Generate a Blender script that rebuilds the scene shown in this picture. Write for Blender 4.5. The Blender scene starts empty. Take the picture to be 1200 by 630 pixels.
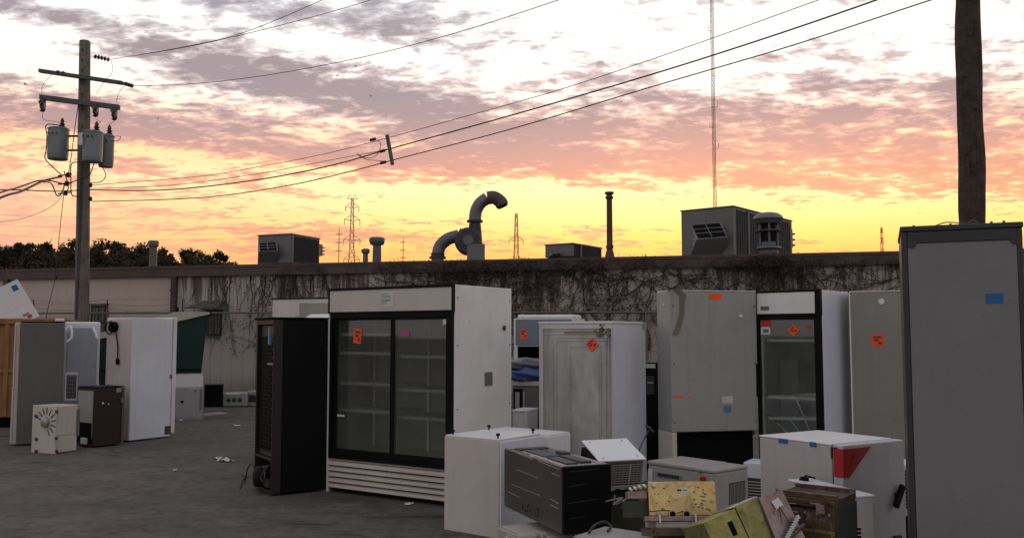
import bpy, bmesh, math, random
from mathutils import Vector, Matrix
random.seed(7)
SC = bpy.context.scene
COL = SC.collection
R = math.radians

# ------------------------------------------------------------------ camera
F = 1050.0                      # focal length in photo pixels (1200 wide)
PITCH = math.atan(77 / F)
CAM = Vector((0, 0, 1.6))
cd = bpy.data.cameras.new('camera'); cam = bpy.data.objects.new('camera', cd); COL.objects.link(cam)
cd.sensor_width = 36; cd.lens = 36 * F / 1200; cd.clip_start = .05; cd.clip_end = 4000
cam.location = CAM; cam.rotation_euler = (math.pi / 2 + PITCH, 0, 0)
SC.camera = cam

def ray(px, py):
    f = Vector((0, math.cos(PITCH), math.sin(PITCH))); u = Vector((0, -math.sin(PITCH), math.cos(PITCH)))
    return Vector((px - 600, 0, 0)) + u * (315 - py) + f * F
def at(px, py, Y):
    d = ray(px, py); return CAM + d * (Y / d.y)
def gnd(px, py, z=0):
    d = ray(px, py); return CAM + d * ((z - CAM.z) / d.z)
def kx(px, py=392):
    d = ray(px, py); return d.x / d.y
def zat(py, Y, px=600):
    return at(px, py, Y).z

# ------------------------------------------------------------------ mesh builder
class MB:
    def __init__(s): s.v = []; s.f = []
    def add(s, vs, fs, M=None):
        n = len(s.v)
        for p in vs: s.v.append(tuple(M @ Vector(p)) if M else tuple(p))
        for q in fs: s.f.append(tuple(i + n for i in q))
        return s
    def bx(s, x0, x1, y0, y1, z0, z1, M=None):
        if x0 > x1: x0, x1 = x1, x0
        if y0 > y1: y0, y1 = y1, y0
        if z0 > z1: z0, z1 = z1, z0
        vs = [(x0,y0,z0),(x1,y0,z0),(x1,y1,z0),(x0,y1,z0),(x0,y0,z1),(x1,y0,z1),(x1,y1,z1),(x0,y1,z1)]
        return s.add(vs, [(0,3,2,1),(4,5,6,7),(0,1,5,4),(1,2,6,5),(2,3,7,6),(3,0,4,7)], M)
    def box(s, c, d, M=None):
        return s.bx(c[0]-d[0]/2, c[0]+d[0]/2, c[1]-d[1]/2, c[1]+d[1]/2, c[2]-d[2]/2, c[2]+d[2]/2, M)
    def tube(s, pts, r, n=8, cap=True):
        pts = [Vector(p) for p in pts]
        m = len(pts); rr = r if isinstance(r, (list, tuple)) else [r] * m
        base = len(s.v); prev = None
        for i, p in enumerate(pts):
            if i == 0: t = pts[1] - pts[0]
            elif i == m - 1: t = pts[-1] - pts[-2]
            else: t = (pts[i+1] - pts[i]).normalized() + (pts[i] - pts[i-1]).normalized()
            if t.length < 1e-9: t = Vector((0, 0, 1))
            t.normalize()
            if prev is None:
                a = Vector((0, 0, 1)) if abs(t.z) < .9 else Vector((1, 0, 0))
                x = t.cross(a).normalized()
            else:
                x = (prev - t * prev.dot(t))
                x = x.normalized() if x.length > 1e-6 else t.orthogonal().normalized()
            prev = x; y = t.cross(x)
            for k in range(n):
                an = 2 * math.pi * k / n
                s.v.append(tuple(p + (x * math.cos(an) + y * math.sin(an)) * rr[i]))
        for i in range(m - 1):
            for k in range(n):
                a = base + i * n + k; b = base + i * n + (k + 1) % n
                s.f.append((a, b, b + n, a + n))
        if cap:
            s.f.append(tuple(base + k for k in reversed(range(n))))
            s.f.append(tuple(base + (m - 1) * n + k for k in range(n)))
        return s
    def cyl(s, p0, p1, r0, r1=None, n=16):
        return s.tube([p0, p1], [r0, r0 if r1 is None else r1], n)
    def lathe(s, prof, o=(0, 0, 0), n=24):      # prof: list of (r, z)
        return s.tube([(o[0], o[1], o[2] + z + i * 1e-6) for i, (r, z) in enumerate(prof)], [max(r, 1e-4) for r, z in prof], n)
    def prism(s, poly, axis, a0, a1, M=None):    # poly in the other two axes
        n = len(poly)
        def P(p, a):
            return (a, p[0], p[1]) if axis == 'x' else ((p[0], a, p[1]) if axis == 'y' else (p[0], p[1], a))
        vs = [P(p, a0) for p in poly] + [P(p, a1) for p in poly]
        fs = [tuple(range(n)), tuple(reversed(range(n, 2 * n)))] + [(i, i + n, (i + 1) % n + n, (i + 1) % n) for i in range(n)]
        return s.add(vs, fs, M)
    def build(s, name, mat, parent=None, bevel=0, smooth=False, seg=2):
        me = bpy.data.meshes.new(name); me.from_pydata(s.v, [], s.f)
        bm = bmesh.new(); bm.from_mesh(me); bmesh.ops.recalc_face_normals(bm, faces=bm.faces); bm.to_mesh(me); bm.free()
        me.materials.append(mat)
        o = bpy.data.objects.new(name, me); COL.objects.link(o)
        if parent is not None: o.parent = parent
        if smooth:
            for p in me.polygons: p.use_smooth = True
            try: me.set_sharp_from_angle(angle=R(40))
            except Exception: pass
        if bevel:
            b = o.modifiers.new('bevel', 'BEVEL'); b.width = bevel; b.segments = seg; b.limit_method = 'ANGLE'; b.angle_limit = R(40); b.harden_normals = False
        return o

def tag(o, label=None, cat=None, group=None, kind=None):
    if label: o['label'] = label
    if cat: o['category'] = cat
    if group: o['group'] = group
    if kind: o['kind'] = kind
    return o
def empty(name, loc, rz=0, label=None, cat=None, group=None):
    o = bpy.data.objects.new(name, None); COL.objects.link(o); o.location = loc; o.rotation_euler = (0, 0, rz)
    o.empty_display_size = .2
    tag(o, label, cat, group); return o

# ------------------------------------------------------------------ materials
def newmat(name):
    m = bpy.data.materials.new(name); m.use_nodes = True
    nt = m.node_tree; b = nt.nodes['Principled BSDF']; return m, nt, b
def N(nt, t, **kw):
    n = nt.nodes.new(t)
    for k, v in kw.items():
        if k.startswith('i_'):
            n.inputs[k[2:].replace('_', ' ')].default_value = v
        else: setattr(n, k, v)
    return n
def ramp(nt, fac, stops, interp='LINEAR'):
    n = nt.nodes.new('ShaderNodeValToRGB'); n.color_ramp.interpolation = interp
    e = n.color_ramp.elements
    while len(e) > 1: e.remove(e[-1])
    e[0].position = stops[0][0]; c = stops[0][1]; e[0].color = (c[0], c[1], c[2], 1) if isinstance(c, tuple) else (c, c, c, 1)
    for p, c in stops[1:]:
        x = e.new(p); x.color = (c[0], c[1], c[2], 1) if isinstance(c, tuple) else (c, c, c, 1)
    nt.links.new(fac, n.inputs[0]); return n.outputs[0]
def mixc(nt, fac, a, b, mode='MIX'):
    n = nt.nodes.new('ShaderNodeMix'); n.data_type = 'RGBA'; n.blend_type = mode
    for s, v in ((n.inputs[0], fac), (n.inputs[6], a), (n.inputs[7], b)):
        if hasattr(v, 'is_linked') or hasattr(v, 'links'): nt.links.new(v, s)
        elif isinstance(v, tuple): s.default_value = (v[0], v[1], v[2], 1)
        else: s.default_value = v
    return n.outputs[2]
def math_(nt, op, a, b=None, c=None, clamp=False):
    n = nt.nodes.new('ShaderNodeMath'); n.operation = op; n.use_clamp = clamp
    for s, v in zip(n.inputs, (a, b, c)):
        if v is None: continue
        if isinstance(v, (int, float)): s.default_value = v
        else: nt.links.new(v, s)
    return n.outputs[0]
def noise(nt, vec, scale, detail=4, rough=.55, sc=None, dist=0, off=None):
    if sc or off:
        m = N(nt, 'ShaderNodeMapping'); nt.links.new(vec, m.inputs[0])
        if sc: m.inputs['Scale'].default_value = sc
        if off: m.inputs['Location'].default_value = off
        vec = m.outputs[0]
    n = N(nt, 'ShaderNodeTexNoise'); nt.links.new(vec, n.inputs['Vector'])
    n.inputs['Scale'].default_value = scale; n.inputs['Detail'].default_value = detail
    n.inputs['Roughness'].default_value = rough; n.inputs['Distortion'].default_value = dist
    return n.outputs['Fac']
_mc = {}
def paint(name, col, rough=.42, dirt=.35, metal=0.0, dcol=None, streak=.5, bump=.04, scale=1.0, spec=.5):
    if name in _mc: return _mc[name]
    m, nt, b = newmat(name); tc = N(nt, 'ShaderNodeTexCoord').outputs['Object']
    oi = N(nt, 'ShaderNodeObjectInfo')
    va = N(nt, 'ShaderNodeVectorMath', operation='ADD'); nt.links.new(tc, va.inputs[0])
    cb = N(nt, 'ShaderNodeCombineXYZ'); r7 = math_(nt, 'MULTIPLY', oi.outputs['Random'], 37.0)
    for i in range(3): nt.links.new(r7, cb.inputs[i])
    nt.links.new(cb.outputs[0], va.inputs[1]); tc = va.outputs[0]
    dcol = dcol or (col[0]*.42+.015, col[1]*.38+.012, col[2]*.33+.008)
    big = noise(nt, tc, 1.6*scale, 7, .62)
    fine = noise(nt, tc, 14*scale, 6, .7)
    st = noise(nt, tc, 3.2*scale, 5, .6, sc=(5, 5, .28))
    mb = ramp(nt, big, [(.45, 0.0), (.72, 1.0)])
    ms = ramp(nt, st, [(.52, 0.0), (.78, 1.0)])
    mf = ramp(nt, fine, [(.56, 0.0), (.75, 1.0)])
    k = math_(nt, 'ADD', math_(nt, 'MULTIPLY', mb, .55), math_(nt, 'MULTIPLY', ms, streak))
    k = math_(nt, 'ADD', k, math_(nt, 'MULTIPLY', mf, .35))
    k = math_(nt, 'MULTIPLY', k, dirt, clamp=True)
    c = mixc(nt, k, col, dcol)
    # sparse scratches / scuffs
    sc = noise(nt, tc, 30*scale, 2, .5, sc=(.35, .35, 2.5), dist=1.5)
    ss = ramp(nt, sc, [(.70, 0.0), (.735, 1.0)])
    c = mixc(nt, math_(nt, 'MULTIPLY', ss, min(1, dirt*.9)), c, tuple(x*.5 for x in col))
    if dirt >= .28 and sum(col) > .5:      # chipped, rusted specks and a faint yellowed area
        ch = noise(nt, tc, 21*scale, 3, .55, off=(5, 2, 8)); c = mixc(nt, math_(nt, 'MULTIPLY', ramp(nt, ch, [(.735, 0.0), (.76, 1.0)]), .6), c, (.13, .08, .05))
        ye = noise(nt, tc, .9, 3, .5, off=(2, 6, 1)); c = mixc(nt, ramp(nt, ye, [(.52, 0.0), (.75, .35)]), c, (col[0]*.82, col[1]*.76, col[2]*.62))
    nt.links.new(c, b.inputs['Base Color'])
    rr = math_(nt, 'ADD', math_(nt, 'MULTIPLY', big, .3), rough - .15)
    nt.links.new(math_(nt, 'ADD', rr, math_(nt, 'MULTIPLY', k, .25), clamp=True), b.inputs['Roughness'])
    b.inputs['Metallic'].default_value = metal
    b.inputs['Specular IOR Level'].default_value = spec
    if bump:
        bp = N(nt, 'ShaderNodeBump'); bp.inputs['Strength'].default_value = bump * 5; bp.inputs['Distance'].default_value = .02
        low = noise(nt, tc, 2.2*scale, 2, .5)
        nt.links.new(math_(nt, 'ADD', low, math_(nt, 'MULTIPLY', fine, .08)), bp.inputs['Height']); nt.links.new(bp.outputs[0], b.inputs['Normal'])
    _mc[name] = m; return m

M_WHITE = paint('white_enamel', (.76, .75, .75), .38, .42)
M_WHITE_BLUE = paint('cool_white_enamel', (.68, .71, .77), .36, .38)
M_WHITE_DIRTY = paint('dirty_white_enamel', (.62, .61, .59), .42, .55)
M_WHITE_CLEAN = paint('bright_white_enamel', (.74, .75, .78), .3, .18)
M_BEIGE = paint('beige_enamel', (.54, .49, .45), .42, .35)
M_PINKBEIGE = paint('warm_white_enamel', (.58, .53, .50), .42, .3)
M_GREY_BEIGE = paint('grey_beige_plastic', (.36, .34, .32), .5, .4)
M_GALV = paint('galvanised_sheet', (.40, .41, .42), .42, .5, .75, dcol=(.22, .21, .20))
M_GALV_D = paint('dull_galvanised_sheet', (.34, .34, .33), .55, .55, .25, dcol=(.17, .165, .155))
M_STEEL = paint('brushed_steel', (.46, .46, .46), .28, .35, 1.0, dcol=(.30, .29, .27), bump=.02)
M_STEEL_D = paint('dark_stainless', (.15, .145, .145), .32, .35, .7, dcol=(.09, .085, .083), bump=.02)
M_GREY = paint('grey_paint', (.13, .13, .13), .5, .35)
M_GREY_P = paint('foreground_grey_panel', (.195, .195, .20), .52, .55, dcol=(.14, .137, .137))
M_GREY_FR = paint('foreground_dark_frame', (.03, .034, .037), .5, .4)
M_TAUPE = paint('taupe_panel', (.115, .108, .10), .5, .35)
M_BLACK = paint('black_paint', (.004, .004, .005), .5, .3, dcol=(.009, .008, .008), spec=.13)
M_BLACK_M = paint('black_matte', (.004, .004, .005), .8, .3, dcol=(.01, .01, .01), spec=.1)
M_DARKM = paint('dark_metal', (.05, .05, .052), .5, .5, .4)
M_GREEN = paint('dumpster_green', (.003, .026, .020), .5, .3, dcol=(.008, .018, .014), spec=.25)
M_CREAM = paint('cream_lid', (.42, .40, .35), .6, .5)
M_RUST = paint('rusty_orange', (.30, .15, .06), .75, .95, dcol=(.09, .04, .02), scale=1.6)
M_BROWN = paint('dark_brown_paint', (.036, .024, .019), .5, .4, dcol=(.02, .014, .011), spec=.25)
M_BROWNM = paint('bronze_plating', (.105, .062, .042), .42, .9, .4, dcol=(.06, .058, .03), scale=3)
M_OLIVE = paint('yellow_chromate', (.21, .18, .045), .42, .9, .4, dcol=(.07, .12, .07), scale=3)
M_GOLD = paint('gold_chromate', (.44, .31, .12), .45, .9, .3, dcol=(.26, .11, .08), scale=4)
M_PINKM = paint('tarnished_pink_plating', (.27, .20, .185), .42, .9, .45, dcol=(.13, .075, .065), scale=3)
M_REDP = paint('red_paint', (.38, .012, .018), .4, .25)
M_ORANGE = paint('fluorescent_orange_paper', (1.0, .10, .012), .7, .12, bump=0)
M_TAPE = paint('blue_masking_tape', (.02, .13, .34), .7, .2, bump=0)
M_TAPE_B = paint('brown_packing_tape', (.16, .125, .09), .35, .5)
M_PAPER = paint('paper', (.62, .60, .58), .85, .25, bump=0)
M_INK = paint('printed_ink', (.06, .045, .045), .8, .1, bump=0)
M_PINKL = paint('magenta_label', (.42, .08, .26), .7, .2, bump=0)
M_REDL = paint('red_label', (.50, .03, .04), .7, .2, bump=0)
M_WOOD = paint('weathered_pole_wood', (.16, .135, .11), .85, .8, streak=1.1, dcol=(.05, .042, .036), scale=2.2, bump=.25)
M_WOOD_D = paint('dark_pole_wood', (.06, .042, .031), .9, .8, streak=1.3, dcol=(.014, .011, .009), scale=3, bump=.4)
M_ARM = paint('crossarm_wood', (.10, .105, .10), .85, .5)
M_CAN = paint('transformer_grey', (.20, .22, .24), .5, .4)
M_PORC = paint('porcelain', (.05, .03, .025), .25, .2)
M_WIRE = paint('wire', (.02, .018, .018), .6, 0, bump=0)
M_FENCE = paint('galvanised_wire', (.16, .165, .17), .5, .3, .6)
M_BLUEBAG = None
M_PIPE = paint('duct_steel', (.14, .147, .16), .45, .5, .5)
M_ROOFD = paint('roof_membrane', (.05, .046, .046), .85, .5)
M_FASCIA = paint('brown_fascia', (.095, .066, .055), .7, .6, dcol=(.045, .032, .028))
M_HVAC = paint('hvac_grey', (.16, .16, .157), .55, .45)
M_COIL = paint('hvac_coil', (.022, .024, .030), .7, .6, scale=4)
M_LATT = paint('glare_tinted_steel', (.60, .27, .19), .7, .2, bump=0)  # reddish glare of the bright sky around far steel is put into this colour
M_VINE = paint('dead_vine', (.05, .034, .028), .9, .3)
M_BARK = paint('bark', (.05, .04, .032), .9, .5)
M_INTERIOR = paint('cooler_liner', (.20, .185, .155), .5, .35)

def patina(name, cols, metal=.45, rough=.38, scale=5):
    m, nt, b = newmat(name); tc = N(nt, 'ShaderNodeTexCoord').outputs['Object']
    a = noise(nt, tc, scale, 6, .62, dist=.8); c2 = noise(nt, tc, scale * 4, 5, .7, off=(4, 1, 2)); g = noise(nt, tc, scale * .6, 3, .5, off=(1, 8, 3))
    n_ = len(cols); c = ramp(nt, math_(nt, 'ADD', math_(nt, 'MULTIPLY', a, .6), math_(nt, 'MULTIPLY', g, .4)), [(.30 + .40 * i / (n_ - 1), cols[i]) for i in range(n_)])
    c = mixc(nt, ramp(nt, c2, [(.52, 0.0), (.70, .75)]), c, tuple(x * .35 for x in cols[0])); c = mixc(nt, ramp(nt, c2, [(.28, .5), (.42, 0.0)]), c, (.5, .47, .40))
    nt.links.new(c, b.inputs['Base Color']); b.inputs['Metallic'].default_value = metal; nt.links.new(math_(nt, 'ADD', math_(nt, 'MULTIPLY', a, .4), rough - .15), b.inputs['Roughness'])
    bp = N(nt, 'ShaderNodeBump'); bp.inputs['Strength'].default_value = .4; bp.inputs['Distance'].default_value = .006; nt.links.new(a, bp.inputs['Height']); nt.links.new(bp.outputs[0], b.inputs['Normal']); return m
M_OLIVE = patina('yellow_chromate_patina', [(.06, .12, .07), (.15, .165, .05), (.29, .26, .08), (.21, .20, .07), (.32, .18, .10)], metal=.6, rough=.32)
M_GOLD = patina('gold_chromate_patina', [(.38, .18, .14), (.60, .42, .16), (.70, .54, .24), (.55, .36, .14), (.72, .58, .34)], scale=7, metal=.5, rough=.33)
M_BROWNM = patina('bronze_patina', [(.035, .035, .02), (.10, .055, .038), (.13, .075, .055), (.09, .075, .03), (.12, .06, .05)], scale=5)
M_PINKM = patina('pink_plating_patina', [(.14, .09, .09), (.28, .19, .17), (.33, .26, .25), (.22, .15, .12)], scale=6)
def leafmat(name, col):
    m, nt, b = newmat(name); tc = N(nt, 'ShaderNodeTexCoord').outputs['Object']
    n = noise(nt, tc, .7, 3)
    c = ramp(nt, n, [(.3, tuple(x*.55 for x in col)), (.7, tuple(min(1, x*1.5) for x in col))])
    nt.links.new(c, b.inputs['Base Color']); b.inputs['Roughness'].default_value = .8; b.inputs['Specular IOR Level'].default_value = .1
    return m
M_LEAF_D = leafmat('dark_foliage', (.032, .033, .018))
M_LEAF_B = leafmat('autumn_foliage', (.055, .036, .022))

def glassmat(name, tint, gloss=.12, rough=.03, dirt=.12):
    m, nt, b = newmat(name); out = nt.nodes['Material Output']; nt.nodes.remove(b)
    tr = N(nt, 'ShaderNodeBsdfTransparent'); tr.inputs[0].default_value = (*tint, 1)
    gl = N(nt, 'ShaderNodeBsdfGlossy'); gl.inputs['Roughness'].default_value = rough; gl.inputs['Color'].default_value = (.9, .92, .95, 1)
    df = N(nt, 'ShaderNodeBsdfDiffuse'); df.inputs[0].default_value = (.27, .30, .27, 1)
    lw = N(nt, 'ShaderNodeLayerWeight'); lw.inputs['Blend'].default_value = .5
    f = math_(nt, 'ADD', math_(nt, 'MULTIPLY', math_(nt, 'POWER', lw.outputs['Facing'], 4.0), .8), gloss, clamp=True)
    mx = N(nt, 'ShaderNodeMixShader'); nt.links.new(f, mx.inputs[0]); nt.links.new(tr.outputs[0], mx.inputs[1]); nt.links.new(gl.outputs[0], mx.inputs[2])
    tc = N(nt, 'ShaderNodeTexCoord').outputs['Object']
    d = ramp(nt, noise(nt, tc, 3, 6, .65), [(.4, .3), (.75, 1.0)])
    mx2 = N(nt, 'ShaderNodeMixShader'); nt.links.new(math_(nt, 'MULTIPLY', d, dirt), mx2.inputs[0])
    nt.links.new(mx.outputs[0], mx2.inputs[1]); nt.links.new(df.outputs[0], mx2.inputs[2]); nt.links.new(mx2.outputs[0], out.inputs[0])
    return m
M_GLASS = glassmat('grimy_glass', (.88, .91, .88), .07, .03, .11)
M_GLASS_G = glassmat('greenish_glass', (.86, .90, .88), .08, .03, .12)

def bagmat():
    m, nt, b = newmat('blue_plastic_film'); b.inputs['Base Color'].default_value = (.02, .035, .16, 1); b.inputs['Roughness'].default_value = .25
    tc = N(nt, 'ShaderNodeTexCoord').outputs['Object']; bp = N(nt, 'ShaderNodeBump'); bp.inputs['Strength'].default_value = .8
    nt.links.new(noise(nt, tc, 9, 6, .6, dist=1.5), bp.inputs['Height']); nt.links.new(bp.outputs[0], b.inputs['Normal']); return m
M_BLUEBAG = bagmat()

# ------------------------------------------------------------------ frames for box-like things
class Fr:
    """footprint W x D, root on the ground at its centre; F face = local -y, R face = local +x, T = top"""
    def __init__(s, root, W, D, H): 
        s.root = root; s.W = W; s.D = D; s.H = H
        s.M = root.matrix_basis.copy() if root.parent is None else None
    def basis(s, face):
        if face == 'F': return Vector((0, -s.D/2, 0)), Vector((1, 0, 0)), Vector((0, 0, 1)), Vector((0, -1, 0))
        if face == 'R': return Vector((s.W/2, 0, 0)), Vector((0, 1, 0)), Vector((0, 0, 1)), Vector((1, 0, 0))
        return Vector((0, 0, s.H)), Vector((1, 0, 0)), Vector((0, 1, 0)), Vector((0, 0, 1))
    def hit(s, face, px, py):
        Mi = s.M.inverted(); o = Mi @ CAM; d = (Mi.to_3x3() @ ray(px, py))
        p0, e1, e2, n = s.basis(face)
        t = (p0 - o).dot(n) / d.dot(n); p = o + d * t - p0
        return p.dot(e1), p.dot(e2)
    def plate(s, name, face, a, b, w, h, mat, t=.003, rot=0, parent=None, off=0, bevel=0, mb=None, build=True):
        p0, e1, e2, n = s.basis(face)
        M = Matrix((( e1.x, e2.x, n.x, 0), (e1.y, e2.y, n.y, 0), (e1.z, e2.z, n.z, 0), (0, 0, 0, 1)))
        M.translation = p0 + e1 * a + e2 * b + n * (off + t / 2)
        M = M @ Matrix.Rotation(rot, 4, 'Z')
        mb = mb or MB(); mb.bx(-w/2, w/2, -h/2, h/2, -t/2, t/2, M)
        return mb.build(name, mat, parent or s.root, bevel) if build else mb
    def pplate(s, name, face, x0, y0, x1, y1, mat, **kw):
        a0, b0 = s.hit(face, x0, y0); a1, b1 = s.hit(face, x1, y1)
        am, bm_ = s.hit(face, (x0+x1)/2, (y0+y1)/2)
        return s.plate(name, face, am, bm_, abs(a1-a0), abs(b1-b0), mat, **kw)
    def sticker(s, face, px, py, w, h, rot=0, off=0, mat=None, style=0, parent=None):
        a, b = s.hit(face, px, py)
        st = s.plate('sticker', face, a, b, w, h, mat or M_ORANGE, t=.002, rot=rot, off=off, parent=parent)
        mb = MB(); c, sn = math.cos(rot), math.sin(rot)
        bars = [(0, .28, .7, .14), (-.1, .02, .4, .16), (.2, -.22, .28, .18)] if style == 0 else [(0, .3, .75, .10), (.05, .12, .6, .05), (-.05, -.02, .66, .05), (0, -.16, .6, .05), (-.12, -.3, .4, .06)]
        for (u, v, ww, hh) in bars:
            x, y = u * w, v * h
            s.plate('', face, a + x*c - y*sn, b + x*sn + y*c, ww*w, hh*h, M_INK, t=.0012, rot=rot, off=off + .002, mb=mb, build=False)
        mb.build('printing', M_INK, st); return st

def fit(name, px, Y, L, Rr, th, H, label, cat, z=0, group=None, mind=None):
    """near vertical edge seen at px, depth Y; left face ends at column L, right face at column Rr; th = yaw in degrees"""
    t = R(th); n = Vector((kx(px) * Y, Y)); u = Vector((-math.cos(t), math.sin(t))); v = Vector((math.sin(t), math.cos(t)))
    kl, kr = kx(L), kx(Rr)
    w = (n.x - kl * n.y) / (kl * u.y - u.x)
    d = (kr * n.y - n.x) / (v.x - kr * v.y) if Rr is not None and abs(v.x - kr * v.y) > 1e-6 else .6
    if mind is not None: d = mind
    if w <= 0 or d <= 0: print('FIT PROBLEM', name, label, w, d)
    c = n + u * w / 2 + v * d / 2
    r = empty(name, (c.x, c.y, z), -t, label, cat, group)
    print('fit %-22s W %.2f D %.2f at (%.2f, %.2f)' % (name, w, d, c.x, c.y))
    bpy.context.view_layer.update(); f = Fr(r, w, d, H); f.M = Matrix.Translation((c.x, c.y, z)) @ Matrix.Rotation(-t, 4, 'Z')
    return f
def fit2(name, px, Y, L, Rr, H, label, cat, w0, d0, lo=-40, hi=120, **kw):
    """like fit, with the yaw chosen so that width and depth come near w0 and d0"""
    best = None
    for i in range(lo * 4, hi * 4):
        t = R(i / 4); n = Vector((kx(px) * Y, Y)); u = Vector((-math.cos(t), math.sin(t))); v = Vector((math.sin(t), math.cos(t))); kl, kr = kx(L), kx(Rr)
        a = kl * u.y - u.x; b = v.x - kr * v.y
        if abs(a) < 1e-4 or abs(b) < 1e-4: continue
        w = (n.x - kl * n.y) / a; d = (kr * n.y - n.x) / b
        if w <= .03 or d <= .03: continue
        e = math.log(w / w0) ** 2 + math.log(d / d0) ** 2
        if best is None or e < best[0]: best = (e, i / 4)
    return fit(name, px, Y, L, Rr, best[1], H, label, cat, **kw)
def fitF(name, pxl, Yl, pxr, Yr, D, H, label, cat, z=0, group=None):
    """front face runs from column pxl at depth Yl to column pxr at depth Yr"""
    a = Vector((kx(pxl) * Yl, Yl)); b = Vector((kx(pxr) * Yr, Yr)); e = (b - a); W = e.length; e.normalize(); v = Vector((-e.y, e.x)); c = (a + b) / 2 + v * D / 2; rz = math.atan2(e.y, e.x)
    r = empty(name, (c.x, c.y, z), rz, label, cat, group); f = Fr(r, W, D, H); f.M = Matrix.Translation((c.x, c.y, z)) @ Matrix.Rotation(rz, 4, 'Z')
    print('fitF %-22s W %.2f at (%.2f, %.2f) rz %.0f' % (name, W, c.x, c.y, math.degrees(rz))); return f
def tilted(name, O, X, Y, Z, label, cat, group=None):
    """root at O with (re-orthogonalised) axes X, Y"""
    X = Vector(X).normalized(); Y = (Vector(Y) - X * Vector(Y).dot(X)).normalized(); Zz = X.cross(Y)
    M = Matrix(((X.x, Y.x, Zz.x, O[0]), (X.y, Y.y, Zz.y, O[1]), (X.z, Y.z, Zz.z, O[2]), (0, 0, 0, 1)))
    r = bpy.data.objects.new(name, None); COL.objects.link(r); r.matrix_world = M; tag(r, label, cat, group)
    return r, M
def shell(f, mat, name='body', z0=0, bevel=.012, inset=0):
    return MB().bx(-f.W/2 + inset, f.W/2 - inset, -f.D/2 + inset, f.D/2 - inset, z0, f.H).build(name, mat, f.root, bevel)
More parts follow.
